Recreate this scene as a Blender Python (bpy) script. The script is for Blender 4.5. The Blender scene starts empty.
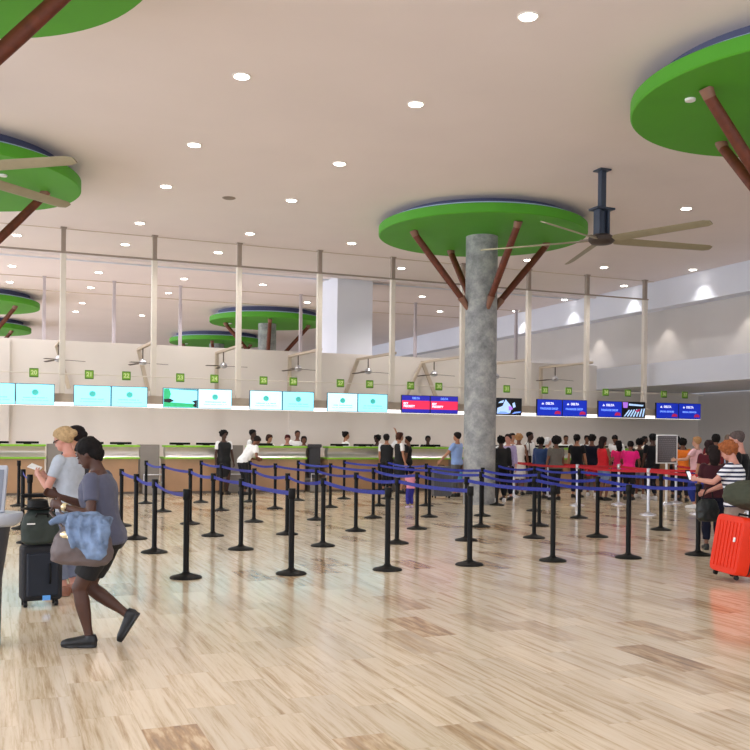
import bpy, bmesh, math, random
from mathutils import Vector, Matrix, Euler, noise
random.seed(7)
C = bpy.context.scene.collection
PI = math.pi
R = math.radians
YAW = R(22.2)
FW = Vector((math.sin(YAW), math.cos(YAW), 0)); RT = Vector((math.cos(YAW), -math.sin(YAW), 0))
CEIL = 6.87

# ------------------------------------------------------------------ materials
MATS = {}
def srgb(r, g, b):
    f = lambda c: (c/255/12.92) if c/255 <= .04045 else ((c/255+.055)/1.055)**2.4
    return (f(r), f(g), f(b), 1)
def mat(name, rgb, rough=.6, metal=0., var=.06, scale=8., bump=0., bscale=60., spec=.5, emit=0., emit_rgb=None, alpha=1, sheen=0., coat=0.):
    if name in MATS: return MATS[name]
    m = bpy.data.materials.new(name); m.use_nodes = True; nt = m.node_tree; N = nt.nodes; L = nt.links
    p = N['Principled BSDF']
    col = srgb(*rgb)
    p.inputs['Roughness'].default_value = rough; p.inputs['Metallic'].default_value = metal
    p.inputs['Specular IOR Level'].default_value = spec
    if coat: p.inputs['Coat Weight'].default_value = coat; p.inputs['Coat Roughness'].default_value = .08
    if sheen: p.inputs['Sheen Weight'].default_value = sheen
    tc = N.new('ShaderNodeTexCoord')
    if var:
        n = N.new('ShaderNodeTexNoise'); n.inputs['Scale'].default_value = scale; n.inputs['Detail'].default_value = 4
        L.new(tc.outputs['Object'], n.inputs['Vector'])
        r = N.new('ShaderNodeValToRGB')
        r.color_ramp.elements[0].position = .3; r.color_ramp.elements[1].position = .7
        r.color_ramp.elements[0].color = tuple(c*(1-var) for c in col[:3])+(1,)
        r.color_ramp.elements[1].color = tuple(min(1, c*(1+var)) for c in col[:3])+(1,)
        L.new(n.outputs['Fac'], r.inputs['Fac']); L.new(r.outputs['Color'], p.inputs['Base Color'])
    else: p.inputs['Base Color'].default_value = col
    if bump:
        n2 = N.new('ShaderNodeTexNoise'); n2.inputs['Scale'].default_value = bscale; n2.inputs['Detail'].default_value = 5
        L.new(tc.outputs['Object'], n2.inputs['Vector'])
        b = N.new('ShaderNodeBump'); b.inputs['Strength'].default_value = bump; b.inputs['Distance'].default_value = .01
        L.new(n2.outputs['Fac'], b.inputs['Height']); L.new(b.outputs['Normal'], p.inputs['Normal'])
    if emit:
        p.inputs['Emission Color'].default_value = srgb(*(emit_rgb or rgb)); p.inputs['Emission Strength'].default_value = emit
    MATS[name] = m
    return m

def floor_mat():
    m = bpy.data.materials.new('polished_travertine'); m.use_nodes = True; nt = m.node_tree; N = nt.nodes; L = nt.links
    p = N['Principled BSDF']
    geo = N.new('ShaderNodeNewGeometry')
    mp = N.new('ShaderNodeMapping'); mp.inputs['Rotation'].default_value = (0, 0, R(90)); mp.inputs['Location'].default_value = (.33, .17, 0)
    L.new(geo.outputs['Position'], mp.inputs['Vector'])
    br = N.new('ShaderNodeTexBrick')
    br.inputs['Color1'].default_value = (0, 0, 0, 1); br.inputs['Color2'].default_value = (1, 1, 1, 1); br.inputs['Mortar'].default_value = (.5, .5, .5, 1)
    br.inputs['Scale'].default_value = 1; br.inputs['Mortar Size'].default_value = .0022; br.inputs['Mortar Smooth'].default_value = .3
    br.inputs['Brick Width'].default_value = .8; br.inputs['Row Height'].default_value = .305; br.offset = .37; br.offset_frequency = 2
    L.new(mp.outputs['Vector'], br.inputs['Vector'])
    sep = N.new('ShaderNodeSeparateXYZ'); L.new(geo.outputs['Position'], sep.inputs['Vector'])
    # streaks run along each plank; every plank gets its own offset
    def math_(op, a, b=None, c=None):
        x = N.new('ShaderNodeMath'); x.operation = op
        for i, v in enumerate((a, b, c)):
            if v is None: continue
            if isinstance(v, (int, float)): x.inputs[i].default_value = v
            else: L.new(v, x.inputs[i])
        return x.outputs[0]
    bw = N.new('ShaderNodeRGBToBW'); L.new(br.outputs['Color'], bw.inputs['Color'])
    cx = math_('MULTIPLY', sep.outputs['X'], 20.); cy = math_('MULTIPLY', sep.outputs['Y'], .9)
    cz = math_('MULTIPLY', bw.outputs['Val'], 37.)
    cb = N.new('ShaderNodeCombineXYZ'); L.new(cx, cb.inputs[0]); L.new(cy, cb.inputs[1]); L.new(cz, cb.inputs[2])
    n1 = N.new('ShaderNodeTexNoise'); n1.inputs['Scale'].default_value = 1; n1.inputs['Detail'].default_value = 9; n1.inputs['Roughness'].default_value = .72; n1.inputs['Distortion'].default_value = .2
    L.new(cb.outputs[0], n1.inputs['Vector'])
    r1 = N.new('ShaderNodeValToRGB'); e = r1.color_ramp.elements
    e[0].position = .30; e[0].color = srgb(172, 144, 110); e[1].position = .52; e[1].color = srgb(229, 213, 188)
    x = e.new(.42); x.color = srgb(208, 188, 158); x = e.new(.75); x.color = srgb(236, 225, 206)
    L.new(n1.outputs['Fac'], r1.inputs['Fac'])
    # blotchy brown planks here and there
    n2 = N.new('ShaderNodeTexNoise'); n2.inputs['Scale'].default_value = 1; n2.inputs['Detail'].default_value = 4; n2.inputs['Roughness'].default_value = .6
    cb2 = N.new('ShaderNodeCombineXYZ'); L.new(math_('MULTIPLY', sep.outputs['X'], 20.), cb2.inputs[0]); L.new(math_('MULTIPLY', sep.outputs['Y'], 3.), cb2.inputs[1]); L.new(cz, cb2.inputs[2])
    L.new(cb2.outputs[0], n2.inputs['Vector'])
    r2 = N.new('ShaderNodeValToRGB'); e = r2.color_ramp.elements
    e[0].position = .36; e[0].color = srgb(122, 90, 60); e[1].position = .62; e[1].color = srgb(214, 188, 152)
    x = e.new(.5); x.color = srgb(172, 134, 92)
    L.new(n2.outputs['Fac'], r2.inputs['Fac'])
    rs = N.new('ShaderNodeValToRGB'); e = rs.color_ramp.elements
    e[0].position = .80; e[0].color = (0, 0, 0, 1); e[1].position = .95; e[1].color = (.8, .8, .8, 1)
    L.new(bw.outputs['Val'], rs.inputs['Fac'])
    mx = N.new('ShaderNodeMix'); mx.data_type = 'RGBA'
    L.new(rs.outputs['Color'], mx.inputs['Factor']); L.new(r1.outputs['Color'], mx.inputs[6]); L.new(r2.outputs['Color'], mx.inputs[7])
    # plank tone
    tr = N.new('ShaderNodeMapRange'); tr.inputs['To Min'].default_value = .90; tr.inputs['To Max'].default_value = 1.05
    w = math_('FRACT', math_('MULTIPLY', bw.outputs['Val'], 7.3)); L.new(w, tr.inputs['Value'])
    mt = N.new('ShaderNodeMix'); mt.data_type = 'RGBA'; mt.blend_type = 'MULTIPLY'; mt.inputs['Factor'].default_value = 1
    L.new(mx.outputs[2], mt.inputs[6]); L.new(tr.outputs['Result'], mt.inputs[7])
    mm = N.new('ShaderNodeMix'); mm.data_type = 'RGBA'; mm.inputs[7].default_value = srgb(176, 150, 118)
    L.new(math_('MULTIPLY', br.outputs['Fac'], .4), mm.inputs['Factor']); L.new(mt.outputs[2], mm.inputs[6])
    L.new(mm.outputs[2], p.inputs['Base Color'])
    rr = N.new('ShaderNodeMapRange'); rr.inputs['To Min'].default_value = .10; rr.inputs['To Max'].default_value = .2
    L.new(n1.outputs['Fac'], rr.inputs['Value']); L.new(rr.outputs['Result'], p.inputs['Roughness'])
    p.inputs['Specular IOR Level'].default_value = .62
    b = N.new('ShaderNodeBump'); b.inputs['Strength'].default_value = .05; b.inputs['Distance'].default_value = .01
    L.new(n1.outputs['Fac'], b.inputs['Height']); L.new(b.outputs['Normal'], p.inputs['Normal'])
    return m

def stripes_mat(name, a, b, period, duty=.5, axis='Z', rough=.8):
    m = bpy.data.materials.new(name); m.use_nodes = True; nt = m.node_tree; N = nt.nodes; L = nt.links
    p = N['Principled BSDF']; p.inputs['Roughness'].default_value = rough
    tc = N.new('ShaderNodeTexCoord'); s = N.new('ShaderNodeSeparateXYZ'); L.new(tc.outputs['Object'], s.inputs[0])
    m1 = N.new('ShaderNodeMath'); m1.operation = 'DIVIDE'; m1.inputs[1].default_value = period; L.new(s.outputs[axis], m1.inputs[0])
    m2 = N.new('ShaderNodeMath'); m2.operation = 'FRACT'; L.new(m1.outputs[0], m2.inputs[0])
    m3 = N.new('ShaderNodeMath'); m3.operation = 'GREATER_THAN'; m3.inputs[1].default_value = duty; L.new(m2.outputs[0], m3.inputs[0])
    mx = N.new('ShaderNodeMix'); mx.data_type = 'RGBA'; mx.inputs[6].default_value = srgb(*a); mx.inputs[7].default_value = srgb(*b)
    L.new(m3.outputs[0], mx.inputs['Factor']); L.new(mx.outputs[2], p.inputs['Base Color'])
    MATS[name] = m
    return m

# ------------------------------------------------------------------ mesh builder
def perp(d):
    d = d.normalized(); ref = Vector((0, 0, 1)) if abs(d.z) < .9 else Vector((0, 1, 0))
    u = d.cross(ref).normalized(); return u, u.cross(d).normalized()
class MB:
    def __init__(s): s.v = []; s.f = []; s.m = []
    def add(s, vs, fs, mi=0):
        o = len(s.v); s.v += [tuple(v) for v in vs]; s.f += [tuple(i+o for i in f) for f in fs]; s.m += [mi]*len(fs); return s
    def box(s, c, d, rot=None, mi=0):
        c = Vector(c); h = Vector(d)/2; M = (rot.to_matrix() if rot is not None else Matrix.Identity(3))
        vs = [c+M@Vector((h.x*a, h.y*b, h.z*e)) for a in (-1, 1) for b in (-1, 1) for e in (-1, 1)]
        return s.add(vs, [(0, 1, 3, 2), (4, 6, 7, 5), (0, 4, 5, 1), (2, 3, 7, 6), (0, 2, 6, 4), (1, 5, 7, 3)], mi)
    def bar(s, p0, p1, w, t=None, mi=0):
        p0 = Vector(p0); p1 = Vector(p1); t = t or w; u, v = perp(p1-p0)
        vs = [p+u*a*w/2+v*b*t/2 for p in (p0, p1) for a, b in ((-1, -1), (1, -1), (1, 1), (-1, 1))]
        return s.add(vs, [(3, 2, 1, 0), (4, 5, 6, 7), (0, 1, 5, 4), (1, 2, 6, 5), (2, 3, 7, 6), (3, 0, 4, 7)], mi)
    def rings(s, rs, n=16, cap=True, mi=0, power=1.):
        # rs: (centre, u, v, ru, rv)
        vs = []
        for c, u, v, ru, rv in rs:
            for k in range(n):
                a = 2*PI*k/n; ca, sa = math.cos(a), math.sin(a)
                if power != 1.: ca = math.copysign(abs(ca)**power, ca); sa = math.copysign(abs(sa)**power, sa)
                vs.append(c+u*ru*ca+v*rv*sa)
        fs = []
        for i in range(len(rs)-1):
            for k in range(n):
                k2 = (k+1) % n; fs.append((i*n+k, i*n+k2, (i+1)*n+k2, (i+1)*n+k))
        if cap:
            fs.append(tuple(reversed(range(n)))); fs.append(tuple((len(rs)-1)*n+k for k in range(n)))
        return s.add(vs, fs, mi)
    def tube(s, pts, rad, n=12, cap=True, mi=0, flat=1.):
        pts = [Vector(p) for p in pts]
        if not isinstance(rad, (list, tuple)): rad = [rad]*len(pts)
        rs = []; u = None
        for i, p in enumerate(pts):
            d = (pts[min(i+1, len(pts)-1)]-pts[max(i-1, 0)]).normalized()
            if u is None: u, v = perp(d)
            else:
                u = (u-d*u.dot(d)).normalized(); v = u.cross(d).normalized()
            rs.append((p, u, v, rad[i], rad[i]*flat))
        return s.rings(rs, n, cap, mi)
    def lathe(s, prof, n=32, c=(0, 0, 0), mi=0):
        c = Vector(c); return s.rings([(c+Vector((0, 0, z)), Vector((1, 0, 0)), Vector((0, 1, 0)), r, r) for r, z in prof], n, True, mi)
    def ball(s, c, r, n=16, mi=0, rot=None):
        c = Vector(c); r = Vector(r) if not isinstance(r, (int, float)) else Vector((r, r, r)); M = rot.to_matrix() if rot is not None else Matrix.Identity(3)
        k = n//2; rs = []
        for i in range(k+1):
            a = PI*(i+.02)/(k+.04); rs.append((c+M@Vector((0, 0, -math.cos(a)*r.z)), M@Vector((1, 0, 0)), M@Vector((0, 1, 0)), math.sin(a)*r.x, math.sin(a)*r.y))
        return s.rings(rs, n, True, mi)
    def mesh(s, name):
        me = bpy.data.meshes.new(name); me.from_pydata(s.v, [], s.f)
        bm = bmesh.new(); bm.from_mesh(me); bmesh.ops.recalc_face_normals(bm, faces=bm.faces); bm.to_mesh(me); bm.free()
        return me
    def build(s, name, mats, parent=None, smooth=False, bevel=0., seg=2, auto=None):
        me = s.mesh(name)
        if not isinstance(mats, (list, tuple)): mats = [mats]
        for m in mats: me.materials.append(m)
        for p, i in zip(me.polygons, s.m): p.material_index = i
        o = bpy.data.objects.new(name, me); C.objects.link(o)
        if parent is not None: o.parent = parent
        if smooth or auto:
            for p in me.polygons: p.use_smooth = True
            me.set_sharp_from_angle(angle=R(auto or 40))
        if bevel:
            b = o.modifiers.new('bevel', 'BEVEL'); b.width = bevel; b.segments = seg; b.limit_method = 'ANGLE'; b.angle_limit = R(35)
        return o

def tag(o, label=None, cat=None, group=None, kind=None):
    if label: o['label'] = label
    if cat: o['category'] = cat
    if group: o['group'] = group
    if kind: o['kind'] = kind
    return o
def empty(name, loc, rz=0., label=None, cat=None, group=None):
    o = bpy.data.objects.new(name, None); C.objects.link(o); o.location = loc; o.rotation_euler = (0, 0, rz); o.empty_display_size = .2
    return tag(o, label, cat, group)
KIDS = {}
def copy_tree(root, loc=None, rz=None, label=None, group=None):
    # a thing, its parts and their sub-parts
    def rec(o, par):
        c = o.copy(); C.objects.link(c)
        if par is not None: c.parent = par
        for ch in [x for x in ALLKIDS(o)]: rec(ch, c)
        return c
    r = rec(root, None)
    if loc is not None: r.location = loc
    if rz is not None: r.rotation_euler = (0, 0, rz)
    if label: r['label'] = label
    if group: r['group'] = group
    return r
def ALLKIDS(o): return list(o.children)
def struct(name, mb, m, **k):
    return tag(mb.build(name, m, **k), kind='structure')
ORD = ['first', 'second', 'third', 'fourth', 'fifth', 'sixth', 'seventh', 'eighth', 'ninth', 'tenth', 'eleventh', 'twelfth']

# common materials
M_ceil = mat('ceiling_paint', (232, 222, 222), .9, var=.02, scale=.6)
M_wall = mat('warm_wall_paint', (226, 218, 212), .85, var=.02, scale=1.)
M_wallr = mat('cool_white_paint', (220, 222, 232), .8, var=.015, scale=1.)
M_wallb = mat('beige_wash_wall', (200, 194, 190), .85, var=.02, scale=1.)
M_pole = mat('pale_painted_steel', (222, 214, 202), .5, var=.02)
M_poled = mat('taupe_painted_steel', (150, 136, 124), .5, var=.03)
M_beam = mat('bulkhead_paint', (200, 184, 166), .6, var=.02)
M_led = mat('white_strip_light', (255, 250, 248), .5, var=0, emit=2.2)
M_green = mat('canopy_green_paint', (74, 158, 28), .6, var=.03, scale=2)
M_ring = mat('canopy_upper_ring_paint', (176, 196, 226), .5, var=.02)
M_conc = None
M_strut = mat('reddish_brown_timber', (98, 44, 24), .6, var=.25, scale=9)
M_brack = mat('brown_steel_bracket', (132, 92, 74), .5, var=.08)
M_black = mat('black_plastic', (5, 5, 6), .5, var=.06, scale=20, spec=.22)
M_blackr = mat('black_rubber', (16, 16, 18), .7, var=.05)
M_chrome = mat('brushed_chrome', (205, 205, 212), .34, metal=.9, var=.03)
M_white = mat('white_plastic', (236, 236, 236), .4, var=.02)
M_steel = mat('brushed_steel', (140, 131, 122), .33, metal=.75, var=.06, scale=3, bump=.1, bscale=30)
M_fansteel = mat('blue_grey_steel', (64, 74, 92), .4, metal=.4, var=.1, scale=12)
M_fanblade = mat('olive_grey_blade', (150, 142, 118), .45, var=.05)

def concrete():
    m = bpy.data.materials.new('mottled_grey_concrete'); m.use_nodes = True; nt = m.node_tree; N = nt.nodes; L = nt.links; p = N['Principled BSDF']
    tc = N.new('ShaderNodeTexCoord'); n = N.new('ShaderNodeTexNoise'); n.inputs['Scale'].default_value = 3.2; n.inputs['Detail'].default_value = 9; n.inputs['Roughness'].default_value = .72
    L.new(tc.outputs['Object'], n.inputs['Vector']); r = N.new('ShaderNodeValToRGB'); e = r.color_ramp.elements
    e[0].position = .32; e[0].color = srgb(108, 111, 113); e[1].position = .68; e[1].color = srgb(180, 180, 177); x = e.new(.5); x.color = srgb(146, 147, 148)
    L.new(n.outputs['Fac'], r.inputs['Fac']); L.new(r.outputs['Color'], p.inputs['Base Color']); p.inputs['Roughness'].default_value = .5
    b = N.new('ShaderNodeBump'); b.inputs['Strength'].default_value = .25; b.inputs['Distance'].default_value = .01; L.new(n.outputs['Fac'], b.inputs['Height']); L.new(b.outputs['Normal'], p.inputs['Normal'])
    return m
M_conc = concrete()

# ------------------------------------------------------------------ the setting
XL, XR, YN, YF = -14., 20.3, -7., 75.
struct('floor', MB().box(((XL+25)/2, (YN+YF)/2, -.1), (25-XL, YF-YN, .2)), floor_mat())
struct('ceiling', MB().box(((XL+25)/2, (YN+YF)/2, CEIL+.15), (25-XL, YF-YN, .3)), M_ceil)
BW = 28.4
struct('wall_back', MB().box(((XL+XR)/2, BW+.12, 2.14), (XR-XL, .24, 4.28)).box(((XR+25)/2, BW+.12, 1.69), (25-XR, .24, 3.38)), M_wall)
struct('wall_far', MB().box(((XL+25)/2, YF+.1, CEIL/2), (25-XL, .2, CEIL)), M_wallr)
struct('wall_right_upper', MB().box((XR+.7, (YN+YF)/2, (5.97+CEIL)/2), (1.4, YF-YN, CEIL-5.97-.002)), M_wallr)
struct('wall_right_recess', MB().box((XR+.9, (YN+YF)/2, 5.06), (.7, YF-YN, 1.82)), M_wallb)
struct('wall_right_ledge', MB().box((XR+2.3, (YN+YF)/2, 3.78), (4.6, YF-YN, .76)), M_wallr)
struct('wall_right_lower', MB().box((25.1, (YN+YF)/2, 1.7), (.2, YF-YN, 3.4)), M_wallb)
struct('trim_1', MB().box(((XL+XR)/2, 25.25, CEIL-.006), (XR-XL-.02, .035, .014)), M_beam)          # ceiling joints
struct('trim_2', MB().box(((XL+XR)/2, 29.6, CEIL-.02), (XR-XL-.02, .08, .044)), M_wallr)
struct('trim_3', MB().box(((XL+XR)/2, 28.52, CEIL-.06), (XR-XL-.02, .14, .12)), M_ceil)
struct('trim_4', MB().box(((XL+XR)/2, 33.4, CEIL-.01), (XR-XL-.02, .05, .022)), M_beam)
struct('trim_5', MB().box(((XL+XR)/2, 36.5, CEIL-.01), (XR-XL-.02, .05, .022)), M_beam)
# boxed pillar rising behind the back wall, and the shallow pilaster below it
struct('trim_6', MB().box(((10.31+11.55)/2, 29.6, CEIL/2), (1.24, 1.9, CEIL-.01)), M_wallr)
struct('trim_7', MB().box((9.62, BW-.05, 2.1), (2.0, .1, 4.2)), M_wall)
struct('trim_8', MB().box((.1, BW-.06, 2.1), (.5, .12, 4.2)), M_wall)
struct('baseboard_back', MB().box(((XL+25)/2, BW-.015, .06), (25-XL, .03, .12)), M_beam)
# glazed left side and entrance side, where the daylight comes in
M_mull = mat('white_mullion', (220, 222, 224), .5, var=.02)
def glazing(name, p0, p1, n):
    p0 = Vector(p0); p1 = Vector(p1); mb = MB()
    for i in range(n+1):
        p = p0.lerp(p1, i/n); mb.box((p.x, p.y, CEIL/2), (.1, .1, CEIL-.01))
    d = p1-p0; c = (p0+p1)/2
    for z in (.05, 2.6, CEIL-.08): mb.box((c.x, c.y, z), (max(.08, abs(d.x)), max(.08, abs(d.y)), .1))
    struct(name, mb, M_mull)
glazing('window_1', (XL+.05, YN, 0), (XL+.05, YF, 0), 26)
glazing('window_2', (XL, YN+.05, 0), (25, YN+.05, 0), 13)

# ------------------------------------------------------------------ canopy columns
def canopy(x, y, label, rot0, det=(-1.5, .5), z0=0., RR=1.):
    root = empty('canopy_column', (x, y, z0), 0, label, 'column', 'round columns carrying green disc canopies')
    MB().lathe([(.385, -z0), (.385, 3.), (.385, 6.405)], 40).build('column_shaft', M_conc, root, smooth=True)
    MB().lathe([(2.44*RR, 6.40), (2.46*RR, 6.42), (2.46*RR, 6.60), (2.44*RR, 6.62)], 96).build('canopy_disc', M_green, root, auto=30)
    MB().lathe([(2.34*RR, 6.62), (2.34*RR, 6.67)], 96).build('canopy_ring', M_ring, root, auto=30)
    MB().lathe([(2.05, 6.67), (2.10, CEIL-.002-z0)], 96).build('canopy_shadow_band', mat('dark_blue_grey_painted_shadow', (84, 88, 118), .8, var=.03), root, auto=30)  # dark blue-grey band paints in the soft ceiling shadow above the disc
    for k in range(4):
        a = rot0+k*PI/2
        d = Vector((math.cos(a), math.sin(a), 0))
        p0 = d*.40+Vector((0, 0, 4.75)); p1 = d*1.8+Vector((0, 0, 6.36))
        s = MB().tube([p0, p0.lerp(p1, .06), p0.lerp(p1, .5), p0.lerp(p1, .94), p1], [.06, .075, .085, .08, .07], 14).build('strut', M_strut, root, smooth=True)
        MB().tube([p0-d*.05-Vector((0, 0, .12)), p0+(p1-p0)*.1], [.05, .095], 12).tube([p0+(p1-p0)*.95, p1+Vector((0, 0, .05))], [.085, .1], 12).build('strut_bracket', M_brack, s, smooth=True)
    MB().lathe([(.07, 6.37), (.075, 6.40)], 20, c=(det[0], det[1], 0)).build('smoke_detector', M_white, root, smooth=True)
    return root
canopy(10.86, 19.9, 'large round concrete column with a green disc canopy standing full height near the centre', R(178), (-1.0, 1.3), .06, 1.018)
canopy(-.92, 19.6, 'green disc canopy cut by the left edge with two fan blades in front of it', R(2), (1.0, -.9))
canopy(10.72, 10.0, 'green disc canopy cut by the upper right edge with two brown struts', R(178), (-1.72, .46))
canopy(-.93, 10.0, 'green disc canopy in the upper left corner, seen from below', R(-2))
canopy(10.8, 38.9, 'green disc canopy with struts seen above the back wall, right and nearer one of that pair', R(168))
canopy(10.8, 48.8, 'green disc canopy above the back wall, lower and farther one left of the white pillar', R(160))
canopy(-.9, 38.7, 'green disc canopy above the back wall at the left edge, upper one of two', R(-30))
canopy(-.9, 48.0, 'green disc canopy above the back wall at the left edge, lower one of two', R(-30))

# ------------------------------------------------------------------ downlights
M_lamp = mat('lit_downlight_lens', (255, 250, 240), .5, var=0, emit=14.)
M_trim = mat('downlight_trim', (238, 234, 228), .5, var=.02)
def downlight_proto():
    root = empty('recessed_downlight', (0, 0, 0))
    MB().lathe([(.135, -.014), (.135, 0.)], 24).build('trim_ring', M_trim, root, auto=30)
    MB().lathe([(.108, -.02), (.11, -.015)], 24).build('lens', M_lamp, root, smooth=True)
    return root
dl = None; DL = []
GX = [.46, 3.29, 6.1, 8.95, 11.8, 14.5]
near = [(10.05, [.46, 3.29, 6.1]), (13.4, [3.29, 6.1]), (16.92, [3.29, 6.1, 14.48]), (20.0, [3.3, 6.08, 14.48]), (23.75, [3.28, 6.1, 8.94, 14.5, 17.2]), (26.6, [.47, 3.29, 5.9, 11.68, 14.6]),
        (31.6, [.43, 3.07, 5.86, 8.6, 14.74]), (35.0, [.41, 3.13, 5.91, 11.33, 17.15]), (39.3, [3.19]), (42.2, [3.16, 5.97])]
names = ['nearest row', 'second row away', 'third row away', 'fourth row away', 'fifth row away', 'sixth row away', 'seventh row away', 'eighth row away', 'ninth row away', 'tenth and farthest row away']
for (y, xs), nm in zip(near, names):
    for i, x in enumerate(xs):
        lab = 'round recessed ceiling downlight, %s%s' % (nm, '' if len(xs) == 1 else ', %s from the left' % ORD[i])
        if dl is None:
            dl = downlight_proto(); o = dl; dl.location = (x, y, CEIL)
            tag(dl, lab, 'ceiling light', 'recessed downlights in the ceiling')
        else: o = copy_tree(dl, (x, y, CEIL), label=lab)
        DL.append((x, y))
# wall-washing lamps beside the right wall
for i, (y) in enumerate([22.9, 26.3, 29.9, 33.5, 37.5]):
    o = copy_tree(dl, (XR-.42, y, CEIL), label='recessed lamp lighting a cone on the right wall, %s from the camera' % ORD[i], group='wall washing lamps')
# a few ceiling fittings
def vent(x, y, lab, r=.12):
    t = empty('ceiling_speaker', (x, y, CEIL), 0, lab, 'ceiling speaker')
    MB().lathe([(r, -.02), (r+.02, 0)], 24).build('grille', mat('taupe_grille', (140, 124, 112), .6, var=.05), t, smooth=True)
    MB().lathe([(r+.03, -.008), (r+.03, 0)], 24).build('rim', M_poled, t, auto=30)
vent(4.75, 20.4, 'small brown round ceiling speaker left of the central canopy')
vent(4.7, 9.5, 'round ceiling speaker at the very top edge', .16)
vent(17.0, 20.3, 'small brown ceiling speaker near the right wall above the fan')

# ------------------------------------------------------------------ big ceiling fans
def big_fan(x, y, angs, rad, label, zh=5.49):
    t = empty('ceiling_fan', (x, y, zh), 0, label, 'ceiling fan', 'large ceiling fans')
    MB().bar((0, 0, .62), (0, 0, CEIL-zh-.02), .12, .12).box((0, 0, CEIL-zh-.02), (.26, .26, .03)).build('down_rod', M_fansteel, t, bevel=.01)
    MB().box((0, 0, .6), (.42, .30, .04)).box((-.1, 0, .33), (.05, .2, .52)).box((.1, 0, .33), (.05, .2, .52)).tube([(0, 0, .08), (0, 0, .56)], .075, 16).box((.14, .02, .25), (.05, .1, .12)).build('motor_frame', M_fansteel, t, bevel=.006)
    MB().lathe([(.05, -.09), (.2, -.07), (.25, -.02), (.25, .05), (.17, .1)], 28).build('hub', mat('dark_brown_hub', (70, 60, 56), .5, metal=.3, var=.1), t, smooth=True)
    for k, a in enumerate(angs):
        d = Vector((math.cos(a), math.sin(a), 0)); n = Vector((-d.y, d.x, 0)); tilt = (n*.92+Vector((0, 0, -.30))).normalized(); up = d.cross(tilt)
        L_ = rad[k]; mb = MB(); rs = []
        for q, w in ((.26, .06), (.34, .12), (.5, .13), (L_*.7, .12), (L_-.12, .115), (L_-.02, .07)):
            rs.append((d*q, tilt, up, w, .012))
        b = mb.rings(rs, 14).build('blade', M_fanblade, t, smooth=True)
        MB().bar(d*.15+Vector((0, 0, .02)), d*.42+Vector((0, 0, .02)), .07, .03).build('blade_arm', M_poled, b)
    return t
fa = [R(a) for a in (-156, -67.7, -7, 71, 131.6)]
big_fan(10.93, 15.18, fa, [2.05, 2.26, 2.47, 2.5, 2.5], 'large five-bladed ceiling fan hanging on a dark rod right of the central column')
big_fan(-.71, 15.16, [R(41.3+72*k) if k else R(41.3) for k in range(4)]+[R(-36.2)], [2.44, 2.35, 2.35, 2.35, 2.15], 'ceiling fan off the left edge with two blades reaching across the green canopy')

# ------------------------------------------------------------------ pole row, rail, bulkhead
YP = 25.08
M_poleg = mat('lilac_grey_steel', (186, 176, 178), .5, var=.02)
def pole(x, y, lab, zb, grp, w=.14, split=True):
    t = empty('ceiling_pole', (x, y, 0), 0, lab, 'pole', grp)
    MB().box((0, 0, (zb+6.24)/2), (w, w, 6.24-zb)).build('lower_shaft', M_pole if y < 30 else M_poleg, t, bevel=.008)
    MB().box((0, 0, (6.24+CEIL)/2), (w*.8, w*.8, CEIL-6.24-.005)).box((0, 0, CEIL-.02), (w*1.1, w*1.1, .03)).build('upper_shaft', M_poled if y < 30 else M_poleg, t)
PX_ = [1.56+2.29*k for k in range(-1, 9)]
PX_ = [-.73, 1.56, 3.86, 6.15, 8.48, 10.74, 13.05, 15.36, 17.53, 19.8]
for i, x in enumerate(PX_):
    if i == 0: continue
    pole(x, YP, 'tall pale square pole rising from the screen beam to the ceiling, %s from the left' % ORD[i-1], 2.61, 'poles above the check-in screens')
for i, x in enumerate([1.47, 3.75, 6.03, 10.5, 15.2, 19.75]):
    pole(x, 33.2, 'thin grey pole beyond the back wall reaching the ceiling, %s from the left' % ORD[i], 0.0, 'poles beyond the back wall', .11)
t = empty('tie_rail', (0, YP-.096, 6.21), 0, 'long thin brown rail tying the tall poles together below the ceiling', 'rail')
MB().box(((XL+.12+19.86)/2, 0, 0), (19.86-XL-.12, .05, .04)).build('rail', M_poled, t)
t = empty('screen_beam', (0, 25.2, 2.5), 0, 'long beige beam over the counters that carries the screens and white strip light', 'beam')
MB().box(((XL+.12+22.2)/2, .095, -.0), (22.2-XL-.12, .35, .22)).build('beam_casing', M_beam, t)
MB().box(((XL+.12+22.2)/2, -.02, -.155), (22.2-XL-.12, .12, .09)).build('strip_light', M_led, t)

# numbered signs on a cable
M_sign = mat('lime_green_plastic', (140, 196, 62), .5, var=.03)
M_signd = mat('dark_olive_green', (74, 122, 34), .5, var=.05)
M_signl = mat('pale_lime_lettering', (226, 244, 170), .5, var=0)
t = empty('sign_cable', (0, YP-.085, 3.12), 0, 'thin horizontal cable carrying the small green counter signs', 'cable')
MB().tube([(XL+.12, 0, 0), (5, 0, -.01), (12, 0, 0), (22.2, 0, 0)], .014, 8).build('wire', M_pole, t, smooth=True)
def text(body, size, m, parent, loc, name='lettering', depth=.002, bold=0., rot=(PI/2, 0, 0)):
    cu = bpy.data.curves.new(name, 'FONT'); cu.body = body; cu.size = size; cu.extrude = depth; cu.align_x = 'CENTER'; cu.align_y = 'CENTER'; cu.offset = bold
    o = bpy.data.objects.new('tmp', cu); C.objects.link(o)
    dg = bpy.context.evaluated_depsgraph_get(); me = bpy.data.meshes.new_from_object(o.evaluated_get(dg)); bpy.data.objects.remove(o); bpy.data.curves.remove(cu)
    me.name = name; me.materials.clear(); me.materials.append(m)
    q = bpy.data.objects.new(name, me); C.objects.link(q); q.parent = parent; q.location = loc; q.rotation_euler = rot
    return q
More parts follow.
